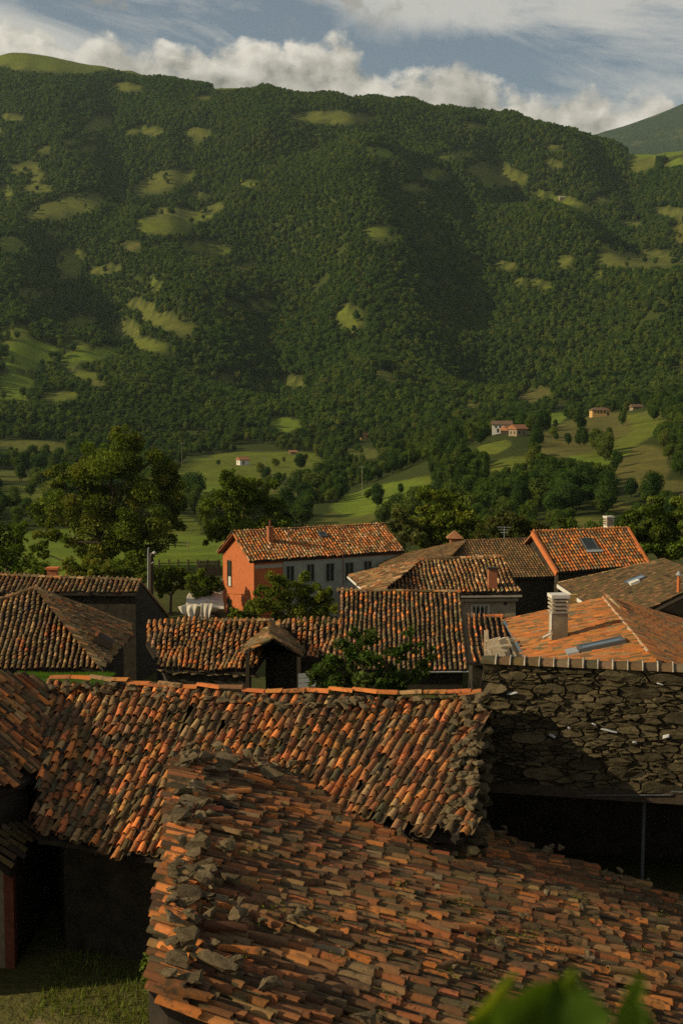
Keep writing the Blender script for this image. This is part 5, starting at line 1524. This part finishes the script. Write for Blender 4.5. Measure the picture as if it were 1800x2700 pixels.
rk = bpy.data.objects.new('boulder', ROCKS_FINE[3]); COL.objects.link(rk); rk.location = Vector(q1) + Vector((0, 0, -0.18)); rk.scale = (0.3, 0.3, 0.26)
tag(rk, 'pale flat-topped stone at the lower edge of the yard', 'stone')
pb = thing('wooden_poles', 'few weathered wooden poles leaning under the nearest barn eave', 'poles', tuple(WZ(490, 2705, -8.1)))
for i, (a_, b_) in enumerate((((478, 2668), (470, 2720)), ((488, 2660), (486, 2720)), ((497, 2664), (502, 2720)), ((508, 2672), (509, 2720)))):
    tube('pole', [W(a_[0], a_[1], 13.6 + 0.1 * i), W(b_[0], b_[1] + 90, 13.2 + 0.1 * i)], [0.028, 0.03], M['wood'], pb)

# ------------------------------------------------------------------ wooden scaffold by the stone wall
sc = thing('wooden_scaffold', 'small pale wooden scaffold with leaning boards behind the stone wall', 'scaffold', tuple(W(1315, 1740, 40)))
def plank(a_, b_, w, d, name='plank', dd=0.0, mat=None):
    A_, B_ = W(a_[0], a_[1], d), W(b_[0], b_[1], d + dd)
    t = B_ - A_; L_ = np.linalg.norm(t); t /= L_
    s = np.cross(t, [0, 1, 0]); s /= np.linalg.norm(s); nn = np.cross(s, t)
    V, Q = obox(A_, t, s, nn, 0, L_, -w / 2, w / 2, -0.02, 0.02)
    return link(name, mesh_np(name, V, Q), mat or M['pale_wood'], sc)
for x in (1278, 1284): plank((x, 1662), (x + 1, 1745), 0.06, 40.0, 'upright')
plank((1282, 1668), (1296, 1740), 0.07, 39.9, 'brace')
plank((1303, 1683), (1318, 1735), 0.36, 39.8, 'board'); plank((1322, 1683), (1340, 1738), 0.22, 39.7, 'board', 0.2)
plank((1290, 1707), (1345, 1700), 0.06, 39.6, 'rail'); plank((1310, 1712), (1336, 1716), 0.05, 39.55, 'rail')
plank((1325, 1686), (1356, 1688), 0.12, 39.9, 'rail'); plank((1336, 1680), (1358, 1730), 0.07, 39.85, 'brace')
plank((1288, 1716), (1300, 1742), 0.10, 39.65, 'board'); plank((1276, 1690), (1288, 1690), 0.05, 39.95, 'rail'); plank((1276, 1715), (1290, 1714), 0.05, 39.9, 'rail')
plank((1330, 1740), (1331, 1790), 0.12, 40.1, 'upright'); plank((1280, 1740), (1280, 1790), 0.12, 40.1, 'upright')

# ------------------------------------------------------------------ tarpaulin by the brick house
tp = thing('tarpaulin_stack', 'pale canvas tarpaulin draped over a stack beside the orange brick house', 'tarpaulin', tuple(W(530, 1640, 87)))
def cloth(name, corners, nu, nv, d0, bulge, fold, seed, parent, mat):
    """cloth panel: corners in photo pixels + depth, with folds"""
    rr = np.random.default_rng(seed)
    c = [W(*q) for q in corners]; V = []
    ph = rr.uniform(0, 6.28)
    for j in range(nv):
        for i in range(nu):
            s, t = i / (nu - 1), j / (nv - 1)
            P_ = (c[0] * (1 - s) + c[1] * s) * (1 - t) + (c[3] * (1 - s) + c[2] * s) * t
            P_ = P_ + np.array([0.05 * math.sin(5 * t + ph), -bulge * math.sin(math.pi * t) - fold * math.sin(13 * s + 2.2 * math.sin(3 * t + ph)) * (0.3 + t), 0.06 * math.sin(9 * s + ph) * (0.2 + t)])
            V.append(P_)
    ii = np.arange(nu * nv).reshape(nv, nu)
    Q = np.stack([ii[:-1, :-1], ii[1:, :-1], ii[1:, 1:], ii[:-1, 1:]], -1).reshape(-1, 4)
    o = link(name, mesh_np(name, V, Q, smooth=True), mat, parent)
    sm = o.modifiers.new('thick', 'SOLIDIFY'); sm.thickness = 0.02
    return o
cloth('tarp_top', [(499, 1563, 90.5), (590, 1559, 91), (590, 1604, 88.2), (488, 1596, 87.6)], 30, 12, 0, 0.25, 0.05, 1, tp, M['tarp'])
cloth('tarp_drape', [(488, 1594, 87.5), (520, 1592, 87.3), (512, 1640, 86.8), (467, 1604, 87.0)], 22, 16, 0, 0.12, 0.10, 2, tp, M['tarp'])
cloth('tarp_flap', [(528, 1591, 87.2), (561, 1592, 87.2), (553, 1636, 86.9), (531, 1636, 86.9)], 18, 16, 0, 0.1, 0.08, 3, tp, M['tarp'])
c_ = W(535, 1620, 89.5)
link('log_stack', box_mesh('log_stack', (c_[0], c_[1], c_[2] - 0.75), (2.6, 2.0, 1.9), 0.1, 0.15), M['timber'], tp)

# ------------------------------------------------------------------ street lamp and pole beside the back barn
lp = thing('street_lamp', 'slim pale lamp post with small lamp head by the back barn', 'lamp post', tuple(W(390, 1560, 72)))
tube('post', [W(390, 1620, 72), W(391, 1446, 72)], [0.045, 0.035], M['metal'], lp, 6)
tube('cap', [W(390, 1446, 72), W(394, 1446, 72)], [0.06, 0.05], M['metal'], lp, 6)
up = thing('utility_post', 'thick dark wooden post with curved lamp arm beside the slim post', 'post', tuple(W(399, 1560, 72.5)))
tube('post', [W(399, 1620, 72.5), W(399, 1458, 72.5)], [0.14, 0.11], M['timber'], up, 8)
arm = tube('lamp_arm', [W(398, 1466, 72.4), W(400, 1459, 72.4), W(405, 1457, 72.2)], [0.025, 0.025, 0.025], M['metal'], up, 5)
V, Q = tube_vq([W(403, 1458, 72.2), W(407, 1457, 72.2), W(411, 1458.5, 72.2)], [0.05, 0.1, 0.06], 6); link('lamp_head', mesh_np('lamp_head', V, Q), M['white'], up)
tube('bracket', [W(399, 1486, 72.4), W(408, 1481, 72.3)], [0.03, 0.02], M['metal'], up, 5)

# ------------------------------------------------------------------ fences at the meadow
fc = thing('paling_fence', 'dark wooden paling fence in front of the green meadow beside brick house', 'fence', tuple(W(500, 1512, 104)))
for i in range(24):
    x = 523 + i * 2.45; d_ = 104
    tube('picket', [W(x, 1516, d_), W(x + 0.2, 1478 + 1.5 * math.sin(i * 2.1), d_)], [0.035, 0.03], M['timber'], fc, 4)
for (x0, x1, ya, yb) in ((418, 580, 1486, 1481), (418, 580, 1503, 1500)):
    tube('rail', [W(x0, ya, 104.1), W(x1, yb, 104.1)], [0.04, 0.04], M['timber'], fc, 4)
for x in (420, 446, 470, 497, 521, 548, 577):
    tube('post', [W(x, 1519, 104.05), W(x, 1475, 104.05)], [0.07, 0.065], M['timber'], fc, 5)
f2_ = thing('far_rail_fence', 'low rail fence along the far edge of the green meadow', 'fence', tuple(W(440, 1440, 140)))
for x in (395, 418, 430, 445, 462): tube('post', [W(x, 1444, 140), W(x, 1422, 140)], [0.09, 0.08], M['timber'], f2_, 5)
tube('post', [W(496, 1446, 139), W(496, 1428, 139)], [0.06, 0.05], M['wood'], f2_, 5)
for y in (1428, 1436): tube('rail', [W(380, y, 140.1), W(500, y + 4, 140.1)], [0.05, 0.05], M['timber'], f2_, 4)

# ------------------------------------------------------------------ trees and shrubs near the village
def make_tree(name, label, cat, d, lobes_px, base_px, n, leaf, tints, seed, trunk_r=0.2, group=None, depth=0.9, shell=0.75, limbs=True, fork=0.45):
    rng = np.random.default_rng(seed)
    B = W(base_px[0], base_px[1], d)
    B[2] = min(B[2], TZ(B[0], B[1]) + 0.05) if cat == 'tree' else B[2]
    t = thing(name, label, cat, B, group)
    lobes = []
    for i, (x, y, r, *o) in enumerate(lobes_px):
        dy = (o[0] if o else rng.uniform(-1, 1) * r * 0.8) * d / F
        c = W(x, y, d + dy); R = r * d / F
        lobes.append((c[0], c[1], c[2], R * rng.uniform(0.9, 1.1), R * depth * rng.uniform(0.9, 1.1), R * rng.uniform(0.85, 1.05)))
    tl, tq, n0 = [], [], 0
    top = np.mean([l[:3] for l in lobes], 0)
    fk = B + (top - B) * fork; fk[:2] = B[:2] + (top - B)[:2] * 0.35
    def addt(P_, R_, sg):
        nonlocal n0
        V, Q = tube_vq(P_, R_, sg, cap=False); tl.append(V); tq.append(np.array(Q) + n0); n0 += len(V)
    addt([B - (0, 0, 0.3), B + (fk - B) * 0.3 + rng.normal(0, trunk_r * 0.3, 3), fk], [trunk_r * 1.25, trunk_r, trunk_r * 0.8], 8)
    for l in lobes:
        c = np.array(l[:3]); mid = fk + (c - fk) * 0.5 + rng.normal(0, 0.1, 3) * np.linalg.norm(c - fk)
        addt([fk, mid, c], [trunk_r * 0.5, trunk_r * 0.3, trunk_r * 0.12], 5)
        for _ in range(4):
            v = rng.normal(size=3); v /= np.linalg.norm(v)
            e = c + v * np.array(l[3:6]) * 0.9
            addt([c, e], [trunk_r * 0.12, trunk_r * 0.04], 4)
    link('trunk', mesh_np('trunk', np.concatenate(tl), np.concatenate(tq)), M['bark'], t)
    # sub-clumps give the crown light and dark masses and a ragged edge
    sub = []
    for l in lobes:
        for _ in range(13):
            v = rng.normal(size=3); v /= np.linalg.norm(v)
            rr = rng.uniform(0.45, 1.0)
            s = rng.uniform(0.22, 0.42)
            sub.append((l[0] + v[0] * l[3] * rr, l[1] + v[1] * l[4] * rr, l[2] + v[2] * l[5] * rr, l[3] * s, l[4] * s, l[5] * s * 0.85))
    C, k = blob_points(n, sub, rng, shell)
    V, Q = leaf_quads(C, leaf, rng, 0.15)
    ct = np.array(tints)[rng.integers(len(tints), size=len(sub))] * rng.uniform(0.75, 1.25, (len(sub), 1))
    T = np.repeat(ct[k] * rng.uniform(0.65, 1.35, (n, 1)), 4, 0)
    link('crown', mesh_np('crown', V, Q, tint=T), M['leaf'], t)
    return t
OLIVE = [(0.128, 0.148, 0.022), (0.106, 0.134, 0.02), (0.088, 0.114, 0.018), (0.155, 0.15, 0.025)]
GREEN = [(0.096, 0.134, 0.018), (0.082, 0.118, 0.016), (0.118, 0.146, 0.02)]
make_tree('ash_tree', 'largest tree with broad dark olive crown standing in the left meadow', 'tree', 122,
  [(335, 1195, 70), (390, 1225, 70), (250, 1215, 60), (205, 1285, 80), (430, 1290, 60), (300, 1290, 110), (150, 1345, 65), (390, 1350, 90), (265, 1380, 100), (430, 1395, 55), (345, 1430, 80), (190, 1420, 60), (120, 1400, 40), (330, 1150, 40), (450, 1250, 35), (165, 1250, 40), (280, 1455, 45), (110, 1455, 28), (455, 1340, 35), (385, 1460, 45)],
  (272, 1512), 42000, 0.17, OLIVE, 3, 0.38)
make_tree('round_tree', 'round dense green tree just behind the brick house roof', 'tree', 128, [(640, 1300, 62), (585, 1345, 55), (695, 1345, 60), (640, 1385, 85), (690, 1285, 38), (735, 1390, 45), (560, 1400, 42), (610, 1270, 35), (665, 1425, 70)], (650, 1475), 24000, 0.16, GREEN, 4, 0.3)
make_tree('walnut_tree', 'tall green tree rising behind the gap between brick house and brown roof', 'tree', 118, [(1150, 1335, 60), (1195, 1375, 60), (1110, 1385, 45), (1230, 1400, 50), (1160, 1420, 70), (1125, 1320, 32), (1200, 1330, 40)], (1160, 1500), 16000, 0.2, GREEN, 5, 0.26)
make_tree('willow_tree', 'pale wispy willow at the right end of the brick house roof', 'tree', 112, [(1040, 1375, 28), (1075, 1400, 38), (1025, 1405, 30), (1085, 1430, 45), (1060, 1355, 16)], (1065, 1500), 5000, 0.15, [(0.12, 0.125, 0.04), (0.09, 0.10, 0.03)], 6, 0.15)
make_tree('pear_tree', 'yellowish loose tree behind the left part of the orange roof', 'tree', 112, [(1300, 1390, 36), (1345, 1385, 40), (1390, 1395, 36), (1280, 1420, 38), (1350, 1420, 45), (1420, 1385, 30), (1440, 1410, 30), (1325, 1362, 18), (1478, 1372, 14)], (1350, 1500), 9000, 0.15, [(0.115, 0.105, 0.028), (0.085, 0.088, 0.022)], 7, 0.18)
make_tree('chestnut_tree', 'large green tree at the right edge behind the orange roof', 'tree', 112, [(1700, 1385, 60), (1760, 1365, 55), (1800, 1420, 70), (1690, 1440, 50), (1745, 1450, 60), (1720, 1335, 38), (1650, 1395, 30), (1830, 1350, 50)], (1740, 1520), 18000, 0.2, GREEN, 8, 0.28)
make_tree('edge_tree', 'low green tree at the left picture edge beside the meadow', 'tree', 112, [(20, 1430, 60), (-50, 1420, 70), (55, 1470, 45), (0, 1490, 50), (60, 1400, 30)], (20, 1530), 8000, 0.17, GREEN, 9, 0.2)
make_tree('plum_tree', 'small dark tree with forked trunk between the lamp post and tarpaulin', 'tree', 94, [(448, 1535, 34), (420, 1545, 30), (470, 1540, 22), (486, 1522, 18), (440, 1512, 25), (468, 1515, 20)], (450, 1612), 6500, 0.11, GREEN, 10, 0.1, fork=0.5)
SHR = 'shrubs along the meadow edge'
for i, (x, y, r, lab) in enumerate(((215, 1490, 45, 'olive shrub under the largest tree, left of the chimney'), (330, 1500, 42, 'wide shrub behind the narrow barn roof, left of lamp post'), (270, 1505, 36, 'small shrub above the brick chimney of the back barn'), (535, 1535, 38, 'dense shrub below the paling fence by the brick gable'), (628, 1625, 18, 'small shrub touching the foot of the brick gable wall'), (95, 1510, 40, 'low bush over the left end of the back barn ridge'), (410, 1520, 26, 'bush at the foot of the dark wooden post'))):
    make_tree('shrub', lab, 'shrub', 92 - i * 0.7, [(x, y, r), (x + r * 0.8, y + 6, r * 0.7), (x - r * 0.8, y + 5, r * 0.7), (x, y + r * 0.5, r * 0.9)], (x, y + r), 4200, 0.10, OLIVE if i % 2 == 0 else GREEN, 40 + i, 0.06, SHR)
make_tree('climbing_bush', 'big tangled green bush in front of the shaded plaster windows', 'shrub', 80, [(740, 1560, 48), (800, 1550, 40), (700, 1595, 45), (770, 1600, 60), (840, 1590, 45), (850, 1560, 25), (690, 1560, 22), (805, 1515, 16), (740, 1525, 16), (620, 1612, 18), (660, 1615, 30), (830, 1625, 50), (880, 1615, 30), (740, 1635, 40)], (770, 1660), 15000, 0.10, GREEN, 60, 0.08)
make_tree('fig_tree', 'leafy fig tree with large glossy leaves in front of the patched barn roof', 'tree', 44, [(960, 1690, 40), (900, 1730, 45), (1050, 1715, 35), (870, 1780, 60), (960, 1770, 70), (1050, 1780, 60), (1120, 1720, 26), (1110, 1775, 30), (1080, 1665, 18), (930, 1665, 18), (1000, 1820, 70), (900, 1825, 55), (835, 1790, 25)], (965, 1870), 6500, 0.095, [(0.075, 0.11, 0.02), (0.055, 0.085, 0.016), (0.10, 0.12, 0.03)], 61, 0.1, fork=0.6)
# grey board beside the fig tree
gb = thing('board_fence', 'short grey board panel at the left foot of the fig tree', 'fence', tuple(W(815, 1840, 47)))
for i in range(3):
    A_, B_ = W(786, 1783 + i * 13, 47), W(832, 1778 + i * 13, 47)
    V, Q = obox(A_, (B_ - A_) / np.linalg.norm(B_ - A_), np.array([0, 1.0, 0]), Z_, 0, np.linalg.norm(B_ - A_), 0, 0.03, -0.08, 0.08)
    link('board', mesh_np('board', V, Q), M['metal'], gb)
for x in (800, 828): tube('post', [W(x, 1778, 47.1), W(x, 1900, 47.1)], [0.04, 0.04], M['wood'], gb, 5)

# ------------------------------------------------------------------ far houses, huts and poles across the valley
def ray_hit(px, py, d0=170, d1=3400):
    r = ray(px, py); d = d0 * (d1 / d0) ** np.linspace(0, 1, 1500)
    P_ = r[None] * (d / r[1])[:, None]
    below = P_[:, 2] < terrain_z(P_[:, 0], P_[:, 1])
    i = int(np.argmax(below)) if below.any() else len(d) - 1
    q = P_[i].copy(); q[2] = TZ(q[0], q[1])
    return q
def far_house(name, label, px, py, w, dp, hh, rise, yaw, wall, roofm, wins=(), hip=False, d=None, group=None, zoff=0.0):
    B = ray_hit(px, py) if d is None else W(px, py, d)
    if d is not None: B[2] = min(B[2], TZ(B[0], B[1]) + 0.5)
    t = thing(name, label, 'house', B, group)
    ca, sa = math.cos(yaw), math.sin(yaw)
    X = np.array([ca, sa, 0]); Y = np.array([-sa, ca, 0]); Zz = np.array([0, 0, 1.0])
    V, Q = obox(B, X, Y, Zz, -w / 2, w / 2, -dp / 2, dp / 2, -2.5, hh)
    Vg = [B + X * s * w / 2 + Zz * (hh + rise) for s in (-1, 1)]
    if not hip:
        g = np.array([B - X * w / 2 - Y * dp / 2 + Zz * hh, B - X * w / 2 + Y * dp / 2 + Zz * hh, Vg[0] - (0, 0, 0.05), B + X * w / 2 - Y * dp / 2 + Zz * hh, B + X * w / 2 + Y * dp / 2 + Zz * hh, Vg[1] - (0, 0, 0.05)])
        Ql = [list(q) for q in Q] + [[8, 10, 9], [11, 12, 13]]
        link('wall', mesh_np('wall', np.concatenate([V, g]), Ql), wall, t)
    else: link('wall', mesh_np('wall', V, Q), wall, t)
    o = 0.5; inn = dp * 0.35 if hip else -o
    rv = [B + X * sx * (w / 2 + o) + Y * sy * (dp / 2 + o) + Zz * (hh - 0.15) for sx, sy in ((-1, -1), (1, -1), (1, 1), (-1, 1))] + [B - X * (w / 2 - inn) + Zz * (hh + rise), B + X * (w / 2 - inn) + Zz * (hh + rise)]
    rv = np.array(rv); rv2 = np.concatenate([rv, rv - (0, 0, 0.25)])
    rq = [[0, 1, 5, 4], [2, 3, 4, 5], [1, 2, 5], [3, 0, 4], [6, 7, 1, 0], [7, 8, 2, 1], [8, 9, 3, 2], [9, 6, 0, 3], [9, 8, 7, 6]]
    link('roof', mesh_np('roof', rv2, rq), roofm, t)
    for (side, u, z, ww, wh) in wins:
        if side == 'f': O2 = B + X * u - Y * (dp / 2); Vw, Qw = obox(O2, X, -Y, Zz, -ww / 2, ww / 2, 0.0, 0.06, z, z + wh)
        else: O2 = B - X * (w / 2) + Y * u; Vw, Qw = obox(O2, Y, -X, Zz, -ww / 2, ww / 2, 0.0, 0.06, z, z + wh)
        link('window', mesh_np('window', Vw, Qw), M['glass'], t)
    return t
far_house('stone_hut', 'tiny white-fronted hut alone in the valley meadow', 640, 1226, 6.0, 5, 3.4, 1.6, 0.55, M['white'], M['far_roof'], [('f', -0.8, 0.4, 1.0, 1.9), ('l', 0, 1.2, .8, .8)])
far_house('meadow_shed', 'tiny low shed among meadow trees right of the white hut', 772, 1199, 4.5, 3.5, 2.0, 0.8, 0.1, M['beige'], M['far_roof'], [('f', 0, 0.4, 0.9, 1.2)])
far_house('orange_hut', 'small orange hut half hidden among dark valley trees', 963, 1158, 6.0, 5.0, 3.0, 1.6, 0.5, M['yellow'], M['far_roof'], [('f', 0.5, 0.8, 0.9, 1.2), ('l', 0, 0.8, .8, 1.0)])
far_house('white_farmhouse', 'white farmhouse with grey roof behind the red-roofed stone farmhouse', 1322, 1142, 9.5, 6, 4.6, 1.6, -0.1, M['white'], M['far_roof_dark'], [('f', -3, 2.6, .9, 1.1), ('f', -1, 2.6, .9, 1.1), ('f', 1.2, 2.6, .9, 1.1), ('f', -2, 0.4, 1.0, 1.9)], d=640)
far_house('red_roof_barn', 'red-roofed barn joined left of the tall stone farmhouse', 1345, 1158, 7.0, 6, 4.4, 1.9, 0.45, M['dark_wall'], M['far_roof'], [('f', 0, 0.4, 1.6, 2.2), ('l', 0, 2.0, .8, .9)], d=590)
far_house('stone_farmhouse', 'tall farmhouse with sunlit tan front and red roof on right slope', 1364, 1166, 6.2, 5.5, 6.2, 1.8, 0.6, M['beige'], M['far_roof'], [('f', -1.6, 3.8, .8, 1.1), ('f', 1.2, 3.8, .8, 1.1), ('f', -1.6, 1.2, .8, 1.1), ('f', 1.2, 0.6, 1.0, 1.8), ('l', -1.2, 3.8, .8, 1.1), ('l', 1.2, 3.8, .8, 1.1), ('l', 0, 1.0, .9, 1.3)], d=575)
far_house('yellow_farmhouse', 'long yellow house with dark roof on top of the right slope', 1580, 1097, 11.5, 6, 3.9, 1.5, 0.12, M['yellow'], M['far_roof_dark'], [('f', -4, 2.0, .9, 1.1), ('f', -2, 2.0, .9, 1.1), ('f', 0, 2.0, .9, 1.1), ('f', 2.2, 2.0, .9, 1.1), ('f', 4.2, 0.4, 1.2, 2.0)], hip=True, d=795)
far_house('hilltop_shed', 'small grey-red shed right of the yellow farmhouse', 1676, 1086, 6.5, 5, 3.2, 1.6, 0.2, M['beige'], M['far_roof_dark'], [('f', 0, 1.0, 1.0, 1.4)], d=790)
far_house('mountain_hut', 'tiny pale hut high on the wooded mountain at right', 1480, 527, 9, 6, 3.5, 2, 0.2, M['beige'], M['mortar'], [('f', 0, 1, 1, 1.2)])
far_house('ridge_hut', 'tiny dark hut standing on the grassy ridge against clouds', 602, 228, 9, 6, 3.5, 2.4, 0.1, M['dark_wall'], M['far_roof_dark'], [('f', 0, 1, 1, 1.2)])
for i, (px_, py_, hh, lab) in enumerate(((480, 1222, 13, 'thin utility pole in valley meadow left of the white hut'), (954, 1308, 12, 'thin pole beside the sloping bright meadow below the mountain'), (698, 1255, 10, 'thin pole right of the white hut near meadow trees'))):
    B = ray_hit(px_, py_)
    t = thing('utility_pole', lab, 'pole', B, 'poles across the valley')
    tube('post', [B - (0, 0, 1), B + (0, 0, hh)], [0.12, 0.08], M['wood'], t, 5)
    tube('crossarm', [B + (-1.1, 0, hh - 0.8), B + (1.1, 0.1, hh - 0.8)], [0.1, 0.1], M['metal'], t, 4)
# wires to the brick house
for i, (a_, b_) in enumerate((((400, 1492, 72.4), (661, 1568, 89)), ((400, 1496, 72.4), (582, 1558, 91)))):
    A_, B_ = W(*a_), W(*b_); n_ = 14
    pts_ = [A_ + (B_ - A_) * (k / n_) - np.array([0, 0, 0.5 * math.sin(math.pi * k / n_)]) for k in range(n_ + 1)]
    o = tube('overhead_wire', pts_, [0.012] * (n_ + 1), M['timber'], None, 4)
    tag(o, ['upper thin black wire sagging from dark post to the brick corner', 'lower thin black wire sagging from dark post to the left edge of the brick gable'][i], 'wire')

# ------------------------------------------------------------------ leafy shoot close to the camera
sh = thing('leafy_shoot', 'blurred green leaves of a shoot close to the camera, lower right', 'plant', tuple(W(1420, 2900, 0.8)))
def leaf_obj(cx, cy, d, L, wd_, ang, tiltv, seed, tint):
    rr = np.random.default_rng(seed)
    C = W(cx, cy, d)
    ax = np.array([math.cos(ang), tiltv, math.sin(ang)]); ax /= np.linalg.norm(ax)
    sd = np.cross(ax, [0, 1, 0.25]); sd /= np.linalg.norm(sd); nn = np.cross(ax, sd)
    V, nu, nv = [], 12, 7
    for i in range(nu):
        s = i / (nu - 1)
        prof = math.sin(math.pi * min(1, s ** 0.75)) ** 0.8 * (1 + 0.12 * math.sin(9 * s))
        for j in range(nv):
            t = j / (nv - 1) * 2 - 1
            V.append(C + ax * (s - 0.5) * L + sd * t * prof * wd_ / 2 + nn * (0.15 * wd_ * t * t - 0.12 * L * (s - 0.4) ** 2))
    ii = np.arange(nu * nv).reshape(nu, nv)
    Q = np.stack([ii[:-1, :-1], ii[:-1, 1:], ii[1:, 1:], ii[1:, :-1]], -1).reshape(-1, 4)
    link('leaf', mesh_np('leaf', V, Q, tint=np.tile(tint, (len(V), 1)), smooth=True), M['leaf'], sh)
G1, G2 = (0.055, 0.098, 0.012), (0.22, 0.26, 0.02)
leaf_obj(1400, 2668, 0.78, 0.056, 0.052, 0.75, 0.15, 1, G1)
leaf_obj(1340, 2695, 0.80, 0.070, 0.045, 0.7, -0.1, 2, G1)
leaf_obj(1500, 2660, 0.77, 0.045, 0.045, 2.0, 0.1, 3, G1)
leaf_obj(1503, 2583, 0.77, 0.016, 0.012, 1.0, 0.6, 4, G2)
leaf_obj(1290, 2655, 0.82, 0.060, 0.016, 0.75, 0.5, 5, G2)
leaf_obj(1660, 2640, 0.78, 0.042, 0.016, 1.2, 0.1, 6, (0.09, 0.14, 0.016))
leaf_obj(1690, 2715, 0.80, 0.040, 0.024, 1.8, 0.1, 7, G1)
tube('stem', [W(1420, 2700, 0.80), W(1430, 2850, 0.8), W(1440, 3300, 0.8), W(1440, 3300, 0.8) + (0, 0, -7.3)], [0.002, 0.003, 0.004, 0.008], M['bark'], sh, 5)
tube('stem', [W(1670, 2690, 0.79), W(1600, 2860, 0.8), W(1440, 3300, 0.8)], [0.0015, 0.002, 0.003], M['bark'], sh, 5)

# ------------------------------------------------------------------ air between the village and the hills
hz, b = new_mat('haze_air')
vol = b.n('ShaderNodeVolumePrincipled', ins={'Color': (0.66, 0.86, 0.80, 1), 'Density': 0.000036, 'Anisotropy': 0.2})
b.n('ShaderNodeOutputMaterial', ins={'Volume': vol})
hzo = link('haze', box_mesh('haze', (600, 3400, 720), (7600, 7200, 1560)), hz)
tag(hzo, kind='stuff')
